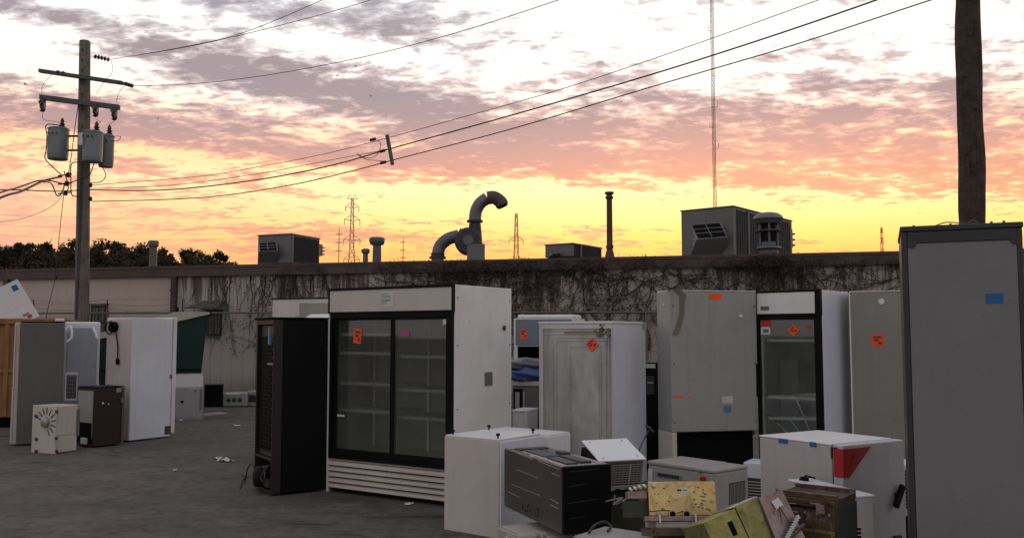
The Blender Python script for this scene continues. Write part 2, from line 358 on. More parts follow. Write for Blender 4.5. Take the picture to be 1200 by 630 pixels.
# ------------------------------------------------------------------ world
def make_world():
    w = bpy.data.worlds.new('World'); SC.world = w; w.use_nodes = True
    nt = w.node_tree; bg = nt.nodes['Background']; out = nt.nodes['World Output']
    L = nt.links.new
    tc = N(nt, 'ShaderNodeTexCoord').outputs['Generated']
    sp = N(nt, 'ShaderNodeSeparateXYZ'); L(tc, sp.inputs[0]); X, Yy, Z = sp.outputs
    el = math_(nt, 'ARCSINE', Z); az = math_(nt, 'ARCTAN2', X, Yy)
    # coordinates in hundreds of photo pixels: u right, v down
    U = math_(nt, 'ADD', math_(nt, 'MULTIPLY', math_(nt, 'TANGENT', math_(nt, 'MINIMUM', math_(nt, 'MAXIMUM', az, -1.2), 1.2)), 10.5), 6.0)
    V = math_(nt, 'SUBTRACT', 3.92, math_(nt, 'MULTIPLY', math_(nt, 'TANGENT', math_(nt, 'MAXIMUM', el, -.2)), 10.7))
    # cloud layer coordinates: flat layer seen in perspective, rows running down to the right
    zz = math_(nt, 'ADD', math_(nt, 'MAXIMUM', Z, 0.0), .15)
    cx = math_(nt, 'DIVIDE', X, zz); cy = math_(nt, 'DIVIDE', Yy, zz)
    cb = N(nt, 'ShaderNodeCombineXYZ'); L(cx, cb.inputs[0]); L(cy, cb.inputs[1])
    mp = N(nt, 'ShaderNodeMapping'); L(cb.outputs[0], mp.inputs[0]); mp.inputs['Rotation'].default_value = (0, 0, R(18)); mp.inputs['Scale'].default_value = (1.0, 1.45, 1)
    P = mp.outputs[0]
    n1 = noise(nt, P, 4.8, 7, .62, dist=.25, off=(3.1, 1.7, 0))
    n2 = noise(nt, P, 17.0, 5, .58, dist=.3, off=(9.1, 4.7, 2))
    n3 = noise(nt, P, 1.1, 2, .5, off=(1.3, 7.7, 5))
    d = math_(nt, 'ADD', math_(nt, 'MULTIPLY', math_(nt, 'SUBTRACT', n1, .5), 4.0), math_(nt, 'MULTIPLY', math_(nt, 'SUBTRACT', n2, .5), 2.9))
    d = math_(nt, 'ADD', d, math_(nt, 'MULTIPLY', math_(nt, 'SUBTRACT', n3, .5), 1.8))
    def gauss(u0, v0, su, sv, ang, amp):
        c, s = math.cos(R(ang)), math.sin(R(ang))
        du = math_(nt, 'SUBTRACT', U, u0); dv = math_(nt, 'SUBTRACT', V, v0)
        a = math_(nt, 'MULTIPLY_ADD', dv, s/su, math_(nt, 'MULTIPLY', du, c/su)); b = math_(nt, 'MULTIPLY_ADD', dv, c/sv, math_(nt, 'MULTIPLY', du, -s/sv))
        r2 = math_(nt, 'ADD', math_(nt, 'MULTIPLY', a, a), math_(nt, 'MULTIPLY', b, b))
        return math_(nt, 'MULTIPLY', math_(nt, 'EXPONENT', math_(nt, 'MULTIPLY', r2, -1.0)), amp * .85)
    G = [ # cloud masses (+) and clear gaps (-): u, v, su, sv, angle, amplitude
        (0.3, .35, 1.5, .22, 14, .85), (1.9, .75, 1.2, .20, 12, .6), (3.5, .98, 2.4, .22, 8, .9), (2.6, .05, 1.6, .16, 3, .7), (5.1, .35, 1.1, .40, 25, .55),
        (0.2, 1.45, 2.3, .38, 3, .95), (2.6, 1.62, 2.6, .36, 3, .9), (5.2, 1.35, 2.0, .40, 12, .8), (7.0, 1.65, 1.7, .42, 8, .9), (9.2, 1.5, 2.2, .50, 12, .85), (11.3, 1.75, 2.2, .45, 6, .8),
        (10.0, .95, 1.8, .25, 15, .5), (6.9, .75, .9, .22, 18, .55), (11.6, 2.35, 1.5, .22, -3, .6), (1.8, 2.62, 2.8, .26, -1, .55), (3.4, 2.25, 1.5, .12, 5, .3), (4.6, 2.75, 3.0, .07, 0, .5), (8.0, 2.84, 3.0, .05, 1, .45), (6.4, 2.62, 1.6, .05, 2, .5), (2.2, 2.92, 3.0, .06, 0, .5),
        (0.5, 2.25, 1.4, .15, 2, .3), (7.2, 1.95, 2.2, .16, 5, .45), (9.8, 2.27, 1.6, .10, 6, .4),
        (-.5, .9, 2.2, .22, 8, -.9), (.9, .25, 1.2, .25, 8, -.6), (2.9, 1.22, 1.2, .13, 6, -.55), (5.0, 1.72, 1.4, .07, 18, -.3), (2.1, 1.92, 1.6, .10, 4, -.8), (8.6, .35, 2.6, .34, 4, -.6), (8.7, 1.05, .9, .2, 20, -.5), (6.0, .95, .7, .2, 10, -.35),
        (4.6, 2.38, 1.8, .26, 0, -1.0), (7.6, 2.45, 2.6, .30, 2, -1.1), (11.3, .4, 1.6, .4, 5, -.1), (10.6, .95, 1.2, .2, 12, .35), (10.2, 2.62, 1.6, .2, 0, -.8), (3.8, .5, 1.4, .2, 4, -.35)]
    for g in G: d = math_(nt, 'ADD', d, gauss(*g))
    up = N(nt, 'ShaderNodeMapRange'); L(el, up.inputs[0]); up.inputs[1].default_value = .38; up.inputs[2].default_value = .6; up.inputs[3].default_value = 0; up.inputs[4].default_value = .35
    d = math_(nt, 'ADD', d, up.outputs[0])
    cov = N(nt, 'ShaderNodeMapRange', interpolation_type='SMOOTHSTEP'); L(d, cov.inputs[0]); cov.inputs[1].default_value = -.02; cov.inputs[2].default_value = .52; C1 = cov.outputs[0]
    thick = N(nt, 'ShaderNodeMapRange', interpolation_type='SMOOTHSTEP'); L(d, thick.inputs[0]); thick.inputs[1].default_value = .30; thick.inputs[2].default_value = 1.10; C2 = thick.outputs[0]
    e01 = math_(nt, 'DIVIDE', math_(nt, 'SUBTRACT', 4.0, V), 8.0)      # 0 at horizon, .5 at frame top
    def k(v): return (4.0 - v / 100) / 8.0
    gap = ramp(nt, e01, [(0, (.45, .22, .14)), (k(335), (.85, .40, .17)), (k(300), (1.05, .55, .16)), (k(280), (1.10, .72, .20)), (k(255), (1.12, .86, .33)), (k(215), (1.12, .96, .52)), (k(180), (1.14, .78, .38)), (k(150), (1.12, .88, .60)), (k(110), (1.12, 1.04, .92)), (k(40), (1.12, 1.07, 1.02)), (k(-60), (.95, .92, .92)), (1.0, (.62, .62, .66))])
    cth = ramp(nt, e01, [(0, (.4, .2, .14)), (k(300), (.92, .42, .20)), (k(260), (.95, .46, .26)), (k(220), (.95, .48, .28)), (k(185), (.90, .46, .33)), (k(150), (.84, .50, .42)), (k(110), (.74, .59, .56)), (k(60), (.70, .61, .64)), (k(0), (.66, .62, .66)), (1.0, (.5, .48, .52))])
    ctk = ramp(nt, e01, [(0, (.3, .15, .12)), (k(300), (.75, .30, .17)), (k(250), (.80, .36, .22)), (k(200), (.70, .33, .26)), (k(165), (.52, .31, .31)), (k(130), (.39, .28, .305)), (k(100), (.35, .28, .32)), (k(60), (.36, .28, .31)), (k(0), (.37, .33, .37)), (1.0, (.36, .35, .38))])
    cc = mixc(nt, C2, cth, ctk); west = mixc(nt, C1, gap, cc)
    # left side is pinker / dimmer near the horizon than the sun side
    side = N(nt, 'ShaderNodeMapRange', interpolation_type='SMOOTHSTEP'); L(U, side.inputs[0]); side.inputs[1].default_value = -1.0; side.inputs[2].default_value = 5.0
    side.inputs[3].default_value = .75; side.inputs[4].default_value = 0
    low = N(nt, 'ShaderNodeMapRange', interpolation_type='SMOOTHSTEP'); L(V, low.inputs[0]); low.inputs[1].default_value = 1.7; low.inputs[2].default_value = 2.6
    pk = math_(nt, 'MULTIPLY', side.outputs[0], low.outputs[0])
    west = mixc(nt, pk, west, (.95, .50, .37))
    # the far half of the dome: dusk blue-grey
    east = ramp(nt, math_(nt, 'MAXIMUM', Z, 0.0), [(0, (.47, .41, .40)), (.25, (.55, .50, .505)), (.6, (.57, .55, .58)), (1, (.52, .52, .57))])
    wf = N(nt, 'ShaderNodeMapRange', interpolation_type='SMOOTHSTEP'); L(math_(nt, 'SUBTRACT', Yy, math_(nt, 'MULTIPLY', Z, .75)), wf.inputs[0]); wf.inputs[1].default_value = -.15; wf.inputs[2].default_value = .62
    col = mixc(nt, wf.outputs[0], east, west)
    L(col, bg.inputs[0]); bg.inputs[1].default_value = 1.0
    sky = N(nt, 'ShaderNodeTexSky'); sky.sky_type = 'NISHITA'; sky.sun_disc = False; sky.sun_elevation = R(1.0); sky.sun_rotation = R(13); sky.air_density = 1.2; sky.dust_density = 2
    b2 = N(nt, 'ShaderNodeBackground'); L(sky.outputs[0], b2.inputs[0]); b2.inputs[1].default_value = .05
    ad = N(nt, 'ShaderNodeAddShader'); L(bg.outputs[0], ad.inputs[0]); L(b2.outputs[0], ad.inputs[1]); L(ad.outputs[0], out.inputs[0])
make_world()
SC.world.cycles.sampling_method = 'MANUAL'; SC.world.cycles.sample_map_resolution = 256
sl = bpy.data.lights.new('sun', 'SUN'); so = bpy.data.objects.new('sun', sl); COL.objects.link(so)
sl.energy = .6; sl.angle = R(12); sl.color = (1, .62, .35)
so.rotation_euler = Vector((-math.sin(R(13)), -math.cos(R(13)), -math.sin(R(2)))).to_track_quat('-Z', 'Y').to_euler()
SC.view_settings.view_transform = 'Standard'; SC.view_settings.look = 'None'; SC.view_settings.exposure = 0; SC.view_settings.gamma = 1
SC.render.engine = 'CYCLES'; SC.cycles.max_bounces = 10; SC.cycles.diffuse_bounces = 5; SC.cycles.transparent_max_bounces = 16

# ------------------------------------------------------------------ ground
def ground():
    m, nt, b = newmat('worn_asphalt'); tc = N(nt, 'ShaderNodeTexCoord').outputs['Object']
    big = noise(nt, tc, .35, 5, .6); mid = noise(nt, tc, 1.7, 8, .65, dist=.4); fine = noise(nt, tc, 90, 3, .8); agg = noise(nt, tc, 260, 2, .6)
    c = ramp(nt, big, [(.40, (.050, .042, .036)), (.60, (.108, .091, .079))])
    c = mixc(nt, ramp(nt, mid, [(.48, 0.0), (.62, .75)]), c, (.055, .048, .044))
    c = mixc(nt, ramp(nt, mid, [(.34, .6), (.44, 0.0)]), c, (.165, .145, .13))
    c = mixc(nt, ramp(nt, fine, [(.4, 0.0), (.8, .9)]), c, (.19, .175, .165))
    c = mixc(nt, ramp(nt, agg, [(.52, 0.0), (.75, .55)]), c, (.035, .031, .030))
    md2 = noise(nt, tc, 7, 6, .75); c = mixc(nt, ramp(nt, md2, [(.52, 0.0), (.62, .6)]), c, (.035, .030, .028)); c = mixc(nt, ramp(nt, md2, [(.36, .5), (.45, 0.0)]), c, (.18, .16, .145))
    gr2 = noise(nt, tc, 28, 4, .8); c = mixc(nt, ramp(nt, gr2, [(.52, 0.0), (.66, .5)]), c, (.20, .18, .165)); c = mixc(nt, ramp(nt, gr2, [(.34, .5), (.47, 0.0)]), c, (.035, .03, .028))
    # meandering cracks, two scales
    cr = None
    for sc_, wd, di in ((.42, .010, 1.1), (1.3, .008, .5)):
        vn = N(nt, 'ShaderNodeTexNoise'); L = nt.links.new; L(tc, vn.inputs['Vector']); vn.inputs['Scale'].default_value = .9; vn.inputs['Detail'].default_value = 6
        mp = N(nt, 'ShaderNodeVectorMath', operation='MULTIPLY_ADD'); L(vn.outputs['Color'], mp.inputs[0]); mp.inputs[1].default_value = (di, di, 0); L(tc, mp.inputs[2])
        vo = N(nt, 'ShaderNodeTexVoronoi', feature='DISTANCE_TO_EDGE'); L(mp.outputs[0], vo.inputs['Vector']); vo.inputs['Scale'].default_value = sc_
        k_ = ramp(nt, vo.outputs['Distance'], [(0, 1.0), (wd, .8), (wd * 2.2, 0.0)])
        if cr is None: cr = k_
        else:
            msk = ramp(nt, noise(nt, tc, .5, 2, off=(4, 9, 0)), [(.52, 0.0), (.62, 1.0)])
            cr = math_(nt, 'MAXIMUM', cr, math_(nt, 'MULTIPLY', k_, msk))
    brk = ramp(nt, noise(nt, tc, 1.1, 4, off=(2, 5, 0)), [(.42, 0.0), (.58, 1.0)])
    cr = math_(nt, 'MULTIPLY', cr, brk)
    c = mixc(nt, math_(nt, 'MULTIPLY', cr, .30), c, (.014, .012, .012))
    # oil stains
    st = ramp(nt, noise(nt, tc, .8, 4, .5, sc=(1, 2.6, 1), off=(7, 2, 0)), [(.60, 0.0), (.64, 1.0)])
    c = mixc(nt, math_(nt, 'MULTIPLY', st, .75), c, (.018, .016, .016))
    nt.links.new(c, b.inputs['Base Color'])
    nt.links.new(math_(nt, 'SUBTRACT', .92, math_(nt, 'MULTIPLY', st, .35)), b.inputs['Roughness']); b.inputs['Specular IOR Level'].default_value = .35
    bp = N(nt, 'ShaderNodeBump'); bp.inputs['Strength'].default_value = .7; bp.inputs['Distance'].default_value = .012
    h = math_(nt, 'ADD', math_(nt, 'MULTIPLY', fine, .5), math_(nt, 'MULTIPLY', mid, 1.2)); h = math_(nt, 'SUBTRACT', h, math_(nt, 'MULTIPLY', cr, 1.2))
    nt.links.new(h, bp.inputs['Height']); nt.links.new(bp.outputs[0], b.inputs['Normal'])
    g = MB().add([(-1500, -300, 0), (1500, -300, 0), (1500, 2500, 0), (-1500, 2500, 0)], [(0, 1, 2, 3)]).build('ground', m); tag(g, kind='structure')
ground()

# ------------------------------------------------------------------ warehouse
HW = 3.30
def roofpt(px, py):      # point of the roof edge line: height HW seen at py
    d = ray(px, py); return CAM + d * ((HW - CAM.z) / d.z)
A = roofpt(0, 317.5); B = roofpt(1050, 296.5)
wd = (B - A); wd.z = 0; wlen = wd.length; wdir = wd.normalized(); wn = Vector((wdir.y, -wdir.x, 0))   # towards camera
def wallY(px):
    k = kx(px); # A + s*dir with x = k*y
    s = (k * A.y - A.x) / (wdir.x - k * wdir.y); return (A + wdir * s).y, s
ang = math.atan2(wdir.y, wdir.x)
def wallmat():
    m, nt, b = newmat('stained_painted_wall'); tc = N(nt, 'ShaderNodeTexCoord').outputs['Object']
    sp = N(nt, 'ShaderNodeSeparateXYZ'); nt.links.new(tc, sp.inputs[0]); x, y, z = sp.outputs
    s205 = wallY(205)[1]
    right = ramp(nt, math_(nt, 'SUBTRACT', x, s205 - .03), [(0, 0.0), (.02, 1.0)])
    base = mixc(nt, right, (.56, .45, .39), (.50, .44, .405))
    big = noise(nt, tc, .6, 6, .6)
    base = mixc(nt, ramp(nt, big, [(.35, 0.0), (.7, .45)]), base, (.40, .33, .29))
    rib = math_(nt, 'FRACT', math_(nt, 'MULTIPLY', x, 3.3)); ribm = ramp(nt, rib, [(0, 1.0), (.06, 1.0), (.10, 0.0)])
    base = mixc(nt, math_(nt, 'MULTIPLY', math_(nt, 'MULTIPLY', ribm, right), .3), base, (.12, .10, .10))
    st = noise(nt, tc, 1.0, 6, .62, sc=(5.5, 1, .28)); sb = noise(nt, tc, 1.0, 3, .5, sc=(1.1, 1, .1), off=(2, 0, 0))
    gr = math_(nt, 'MULTIPLY_ADD', z, .10, -.27)                 # runs start under the roof edge
    sm = ramp(nt, math_(nt, 'ADD', math_(nt, 'ADD', math_(nt, 'MULTIPLY', st, .75), math_(nt, 'MULTIPLY', sb, .35)), gr), [(.55, 0.0), (.63, 1.0)])
    base = mixc(nt, math_(nt, 'MULTIPLY', math_(nt, 'MULTIPLY', sm, right), .8), base, (.055, .038, .034))
    # left part: light rain marks
    sl_ = ramp(nt, st, [(.6, 0.0), (.75, .3)]); base = mixc(nt, sl_, base, (.16, .13, .12))
    # splash dirt low down
    lo = ramp(nt, math_(nt, 'ADD', z, math_(nt, 'MULTIPLY', big, .8)), [(.5, .7), (1.0, 0.0)]); base = mixc(nt, lo, base, (.11, .095, .09))
    nt.links.new(base, b.inputs['Base Color']); b.inputs['Roughness'].default_value = .85
    bp = N(nt, 'ShaderNodeBump'); bp.inputs['Strength'].default_value = .5; bp.inputs['Distance'].default_value = .02
    nt.links.new(math_(nt, 'ADD', noise(nt, tc, 25, 4), math_(nt, 'MULTIPLY', ribm, .6)), bp.inputs['Height']); nt.links.new(bp.outputs[0], b.inputs['Normal'])
    return m
bld = empty('warehouse', (A.x, A.y, 0), ang, 'long low warehouse with stained pinkish wall and brown roof edge behind the yard', 'building')
X0, X1 = -9.0, wlen + 9
MB().bx(X0, X1, 0, .25, 0, HW - .14).bx(X0, X0 + .25, .25, 26, 0, HW - .14).bx(X1 - .25, X1, .25, 26, 0, HW - .14).bx(X0 + .25, X1 - .25, 25.75, 26, 0, HW - .14).build('wall', wallmat(), bld)
MB().bx(X0 - .05, X1 + .05, -.02, 26.1, HW - .14, HW - .02).build('roof', M_ROOFD, bld)
mb = MB().bx(X0 - .1, X1 + .1, -.10, -.022, HW - .235, HW - .03)
mb.bx(X0 - .1, X1 + .1, -.115, -.0, HW - .03, HW + .035)
xx = X0
while xx < X1:
    mb.bx(xx, xx + .04, -.106, -.10, HW - .235, HW - .03); xx += 3.05
mb.build('fascia', M_FASCIA, bld)
for px in (7, 204):
    s = wallY(px)[1]; dsp = MB().bx(s - .07, s + .07, -.10, -.003, .1, HW - .237)
    for zz in (.6, 1.7, 2.7): dsp.bx(s - .10, s + .10, -.108, -.10, zz, zz + .04)
    dsp.build('downspout', paint('rusty_downspout', (.06, .035, .032), .7, .6), bld, .008)
def window(px0, py0, px1, py1, awn=True):
    yw, s0 = wallY(px0); s1 = wallY(px1)[1]; z1 = zat(py0, yw); z0 = zat(py1, yw)
    w = MB().bx(s0, s1, -.012, -.003, z0, z1).build('window', paint('dusty_pane', (.20, .17, .12), .3, .6), bld)
    fr = MB()
    for a, b_, c_, d_ in ((s0-.05, s1+.05, z1, z1+.06), (s0-.05, s1+.05, z0-.06, z0), (s0-.05, s0, z0, z1), (s1, s1+.05, z0, z1), ((s0+s1)/2-.015, (s0+s1)/2+.015, z0, z1), (s0, s1, (z0+z1)/2-.012, (z0+z1)/2+.012)):
        fr.bx(a, b_, -.03, -.004, c_, d_)
    fr.build('frame', M_DARKM, w)
    g = MB(); x = s0 - .12
    n_ = 5
    for i in range(n_): g.cyl((s0 + (s1-s0)*i/(n_-1), -.14, z0-.1), (s0 + (s1-s0)*i/(n_-1), -.14, z1+.08), .012, n=6)
    for zz in (z0-.1, (z0+z1)/2, z1+.08): g.bx(s0-.1, s1+.1, -.155, -.125, zz-.012, zz+.012)
    for a in (s0-.1, s1+.1): g.bx(a-.012, a+.012, -.15, -.004, z1+.06, z1+.09)
    g.build('security_bars', M_DARKM, w)
    if awn: MB().add([(s0-.12, -.004, z1+.30), (s1+.12, -.004, z1+.30), (s1+.2, -.5, z1+.12), (s0-.35, -.5, z1+.12), (s0-.12, -.004, z1+.27), (s1+.12, -.004, z1+.27), (s1+.2, -.5, z1+.09), (s0-.35, -.5, z1+.09)], [(0,1,2,3),(4,5,6,7),(0,1,5,4),(1,2,6,5),(2,3,7,6),(3,0,4,7)]).build('awning', M_FASCIA, w)
window(244, 366, 258, 391); window(108, 360, 122, 394, False)

# vines on the wall (uncountable tangle)
def vines():
    mb = MB(); lf = MB(); Mw = Matrix.Translation((A.x, A.y, 0)) @ Matrix.Rotation(ang, 4, 'Z')
    def dens(px):
        if px < 300: return .06
        if px < 430: return .30
        if px < 500: return .8
        if px < 720: return 1.0
        if px < 860: return .72
        return .85
    def tendril(s, z, a, n, r, curl=.35, step=.09, y=-.02, leaf=.22):
        pts = [(s, y, z)]; x, zz = s, z; da = 0
        for i in range(n):
            da = da * .6 + random.gauss(0, curl) * .6; a += da
            x += math.cos(a) * step; zz += math.sin(a) * step
            if zz > HW + .02 or zz < .05: break
            yy = y - random.random() * .05 - (.12 if zz > HW - .25 else 0)
            pts.append((x, yy, zz))
            if random.random() < leaf:
                for q in range(random.randint(1, 3)):
                    c = Vector((x + random.gauss(0, .04), yy - random.random() * .04, zz + random.gauss(0, .04)))
                    u = Vector((random.uniform(-1, 1), random.uniform(-1, 1), random.uniform(-1, 1))).normalized() * random.uniform(.012, .03); v = u.orthogonal().normalized() * random.uniform(.01, .026)
                    lf.add([c - u, c - v, c + u, c + v], [(0, 1, 2, 3)])
        if len(pts) > 2: mb.tube(pts, [r * (1 - .6 * i / len(pts)) for i in range(len(pts))], 3, cap=False)
    cnt = 0
    while cnt < 1080:
        px = random.uniform(300, 1075)
        if random.random() > dens(px): continue
        s = wallY(px)[1]; cnt += 1
        z = random.uniform(1.6, HW - .05) if random.random() < .75 else random.uniform(.1, 1.6)
        a = random.choice((random.uniform(0, 6.28), random.gauss(1.57, .6), random.gauss(-1.57, .5)))
        tendril(s, z, a, random.randint(6, 20), random.uniform(.003, .0095))
    for i in range(26):      # thick stems climbing from the ground
        px = random.uniform(420, 1060); s = wallY(px)[1]
        tendril(s, .06, 1.57 + random.gauss(0, .25), 48, random.uniform(.014, .026), curl=.16, leaf=.2)
    for i in range(40):      # long sideways runners under the roof edge
        px = random.uniform(380, 1060); s = wallY(px)[1]
        tendril(s, random.uniform(2.6, 3.2), random.choice((0, 3.14)) + random.gauss(0, .2), 26, random.uniform(.006, .014), curl=.2, leaf=.55)
    for i in range(70):      # dead runners hanging straight down on the left half
        px = random.triangular(205, 440, 345); s = wallY(px)[1]
        tendril(s, HW - .24, -1.57 + random.gauss(0, .05), random.randint(5, 24), random.uniform(.005, .012), curl=.09, leaf=.5)
    for k_, (p0, p1, nn) in enumerate(((475, 660, 120), (640, 760, 26), (870, 935, 90))):   # mats spilling over the fascia
        for i in range(nn):
            px = random.gauss((p0+p1)/2, (p1-p0)/4); s = wallY(px)[1]
            tendril(s, HW - random.uniform(.0, .3), random.uniform(-3.6, .5), random.randint(5, 14), random.uniform(.004, .010), y=-.125, leaf=.7)
    v = mb.build('vine_stems', M_VINE); v.matrix_world = Mw; tag(v, 'tangle of dark bare creeper stems spread over the warehouse wall', 'creeper', kind='stuff')
    l = lf.build('dry_vine_leaves', M_VINE); l.matrix_world = Mw; tag(l, 'small dry leaves scattered through the creeper on the warehouse wall', 'leaves', kind='stuff')
vines()

# ------------------------------------------------------------------ fence
def fence():
    off = .55; Mw = Matrix.Translation((A.x, A.y, 0) + wn * 0 if False else (A.x + wn.x*off, A.y + wn.y*off, 0)) @ Matrix.Rotation(ang, 4, 'Z')
    r = bpy.data.objects.new('chain_link_fence', None); COL.objects.link(r); r.matrix_world = Mw
    tag(r, 'chain link fence with top rail and slack barbed wire in front of the warehouse wall', 'fence')
    z0, z1 = 2.16, 2.06; x0, x1 = -4.0, wlen + 3
    def zt(x): return z0 + (z1 - z0) * (x / wlen)
    MB().cyl((x0, 0, zt(x0)), (x1, 0, zt(x1)), .024, n=8).build('top_rail', M_FENCE, r)
    mesh = MB(); p = .075; x = x0 - 2.2
    wmb = []
    def strip(a, b):
        d = Vector((b[0]-a[0], 0, b[2]-a[2])).normalized(); n_ = Vector((-d.z, 0, d.x)) * .0016
        y = a[1]; mesh.add([(a[0]-n_.x, y, a[2]-n_.z), (b[0]-n_.x, y, b[2]-n_.z), (b[0], y-.0025, b[2]), (a[0], y-.0025, a[2]), (a[0]+n_.x, y, a[2]+n_.z), (b[0]+n_.x, y, b[2]+n_.z)], [(0,1,2,3),(3,2,5,4)])
    while x < x1:
        for sg in (1, -1):
            a = [x if sg > 0 else x + 2.0, 0, .04]; h = 2.02; b = [a[0] + sg * h, 0, .04 + h]
            if min(a[0], b[0]) > x0 and max(a[0], b[0]) < x1: strip(a, b)
        x += p
    mesh.build('wire_mesh', M_FENCE, r)
    posts = [wallY(p_)[1] for p_ in (-20, 58, 142, 228, 315, 400, 490, 580, 672, 760, 850, 940, 1040)]
    for s in posts:
        m_ = MB().cyl((s, 0, 0), (s, 0, zt(s) + .03), .03, n=10).lathe([(.036, 0), (.036, .03), (.012, .06)], (s, 0, zt(s) + .03), 10)
        m_.tube([(s, -.0, zt(s) + .05), (s + .18, -.26, zt(s) + .33)], .014, 6)
        m_.build('post', M_FENCE, r)
    bw = MB()
    for k_, (fy, fz) in enumerate(((-.08, .10), (-.17, .20), (-.26, .31))):
        pts = []
        for i in range(len(posts) - 1):
            for j in range(8):
                t = j / 8; x = posts[i] + (posts[i+1] - posts[i]) * t + .18 * (k_ + 1) / 3
                sag = (.02 + .10 * ((i * 7 + k_ * 3) % 5) / 5) * 4 * t * (1 - t) * (1 if x < 8 else .6)
                pts.append((x, fy, zt(x) + .03 + fz - sag + random.gauss(0, .004)))
        bw.tube(pts, .0045, 4, cap=False)
        for q in pts[::1]:
            for w in range(1): bw.tube([(q[0], q[1]-.02, q[2]-.025), (q[0]+.01, q[1]+.02, q[2]+.025)], .003, 3, cap=False)
    bw.build('barbed_wire', M_FENCE, r)
fence()

# ------------------------------------------------------------------ rooftop plant 
ZR = HW - .02
def rooft(px, setback=1.2): return wallY(px)[0] + setback
def hvac(px, L, Rr, pyt, th, setb, label, strip=None, hood=None, side=True, group='air handling units on the warehouse roof'):
    Y = rooft(px, setb); zt = zat(pyt, Y, px)
    f = fit('rooftop_unit', px, Y, L, Rr, th, zt - ZR, label, 'air conditioner', z=ZR, group=group)
    W, D, H = f.W, f.D, f.H; zb = max(.10, zat(308 if px < 500 else 300, Y, px) - ZR) 
    MB().bx(-W/2+.06, W/2-.06, -D/2+.06, D/2-.06, .0, zb).build('curb', M_ROOFD, f.root)
    MB().bx(-W/2, W/2, -D/2, D/2, zb, H).build('casing', M_HVAC, f.root, .015)
    MB().bx(-W/2-.02, W/2+.02, -D/2-.02, D/2+.02, H, H+.03).build('lid', M_HVAC, f.root, .01)
    # coil face on the right side
    c = f.plate('coil_guard', 'R', 0, (zb+H)/2, D*.92, (H-zb)*.9, M_COIL, t=.012)
    g = MB(); n_ = 26
    for i in range(n_): f.plate('', 'R', -D*.46 + D*.92*(i+.5)/n_, (zb+H)/2, .008, (H-zb)*.9, M_COIL, t=.008, off=.012, mb=g, build=False)
    g.build('fin', M_COIL, c)
    if strip is not None:
        f.plate('corner_post', 'R', D*strip, (zb+H)/2, .06, (H-zb)*.98, M_HVAC, t=.03)
    f.plate('seam_panel', 'F', -W*.24, (zb+H)/2, W*.46, (H-zb)*.94, M_HVAC, t=.008)
    if hood:
        x0, x1, z0, z1, z2, dep = hood; x0 *= W; x1 *= W; z0 = zb + (H-zb)*z0; z1 = zb + (H-zb)*z1; z2 = zb + (H-zb)*z2
        sk = .22 * W; ya, yb = -D/2-.009, -D/2-dep
        MB().add([(x0-sk*.1, ya, z0), (x0+sk, yb, z1), (x0, ya, z2), (x1-sk*.1, ya, z0), (x1+sk, yb, z1), (x1, ya, z2)], [(0,1,2), (5,4,3), (0,3,4,1), (1,4,5,2), (2,5,3,0)]).build('intake_hood', M_HVAC, f.root, .006)
        # louvre on the upper slope
        sl_ = MB(); a = Vector((0, -D/2-dep, z1)); b_ = Vector((0, -D/2-.009, z2)); n_ = Vector((0, -(z2-z1), -(dep))).normalized(); n_ = Vector((0, -abs(z2-z1), dep)).normalized()
        q = []
        for (xx, p) in ((x0+.04+sk, a), (x1-.04+sk, a), (x1-.04, b_), (x0+.04, b_)):
            pp = p + (b_-a) * (.06 if p is a else -.06); q.append(Vector((xx, pp.y, pp.z)) + n_ * .003)
        q2 = [p + n_ * .012 for p in q]
        lou = sl_.add(q + q2, [(0,1,2,3),(4,5,6,7),(0,1,5,4),(1,2,6,5),(2,3,7,6),(3,0,4,7)]).build('louvre', M_BLACK_M, f.root)
        g = MB()
        for t in (.33, .66): 
            p0 = q2[0].lerp(q2[3], t); p1 = q2[1].lerp(q2[2], t); g.tube([p0, p1], .012, 4)
        g.tube([q2[0].lerp(q2[1], .5), q2[3].lerp(q2[2], .5)], .012, 4); g.build('louvre_bar', M_HVAC, lou)
    if side:
        MB().bx(-W/2+.1, W/2-.1, D/2+.003, D/2+.30, zb+(H-zb)*.42, zb+(H-zb)*.85).build('flue_box', M_HVAC, f.root, .01)
        mm = MB()
        for k_ in range(3): mm.bx(-W/2+.05, W/2-.05, D/2+.30, D/2+.33, zb+(H-zb)*(.46+.13*k_), zb+(H-zb)*(.50+.13*k_))
        mm.build('flue_louvre', M_DARKM, f.root)
    return f
hvac(339, 300, 373, 274.5, 22, 1.2, 'squat grey rooftop unit with open intake hood above the left part of the wall', strip=-.46, hood=(-.47, .10, .04, .40, .74, .30))
hvac(672, 639, 706, 285.5, 34, 3.0, 'low flat grey rooftop unit beside the thin chimney stack', strip=-.25, hood=(-.32, .05, .02, .12, .45, .25), side=False)
hvac(862, 800, 931, 242, 39, 1.2, 'largest grey rooftop unit with louvred hood near the radio mast', strip=-.28, hood=(-.30, .28, .06, .36, .70, .32))

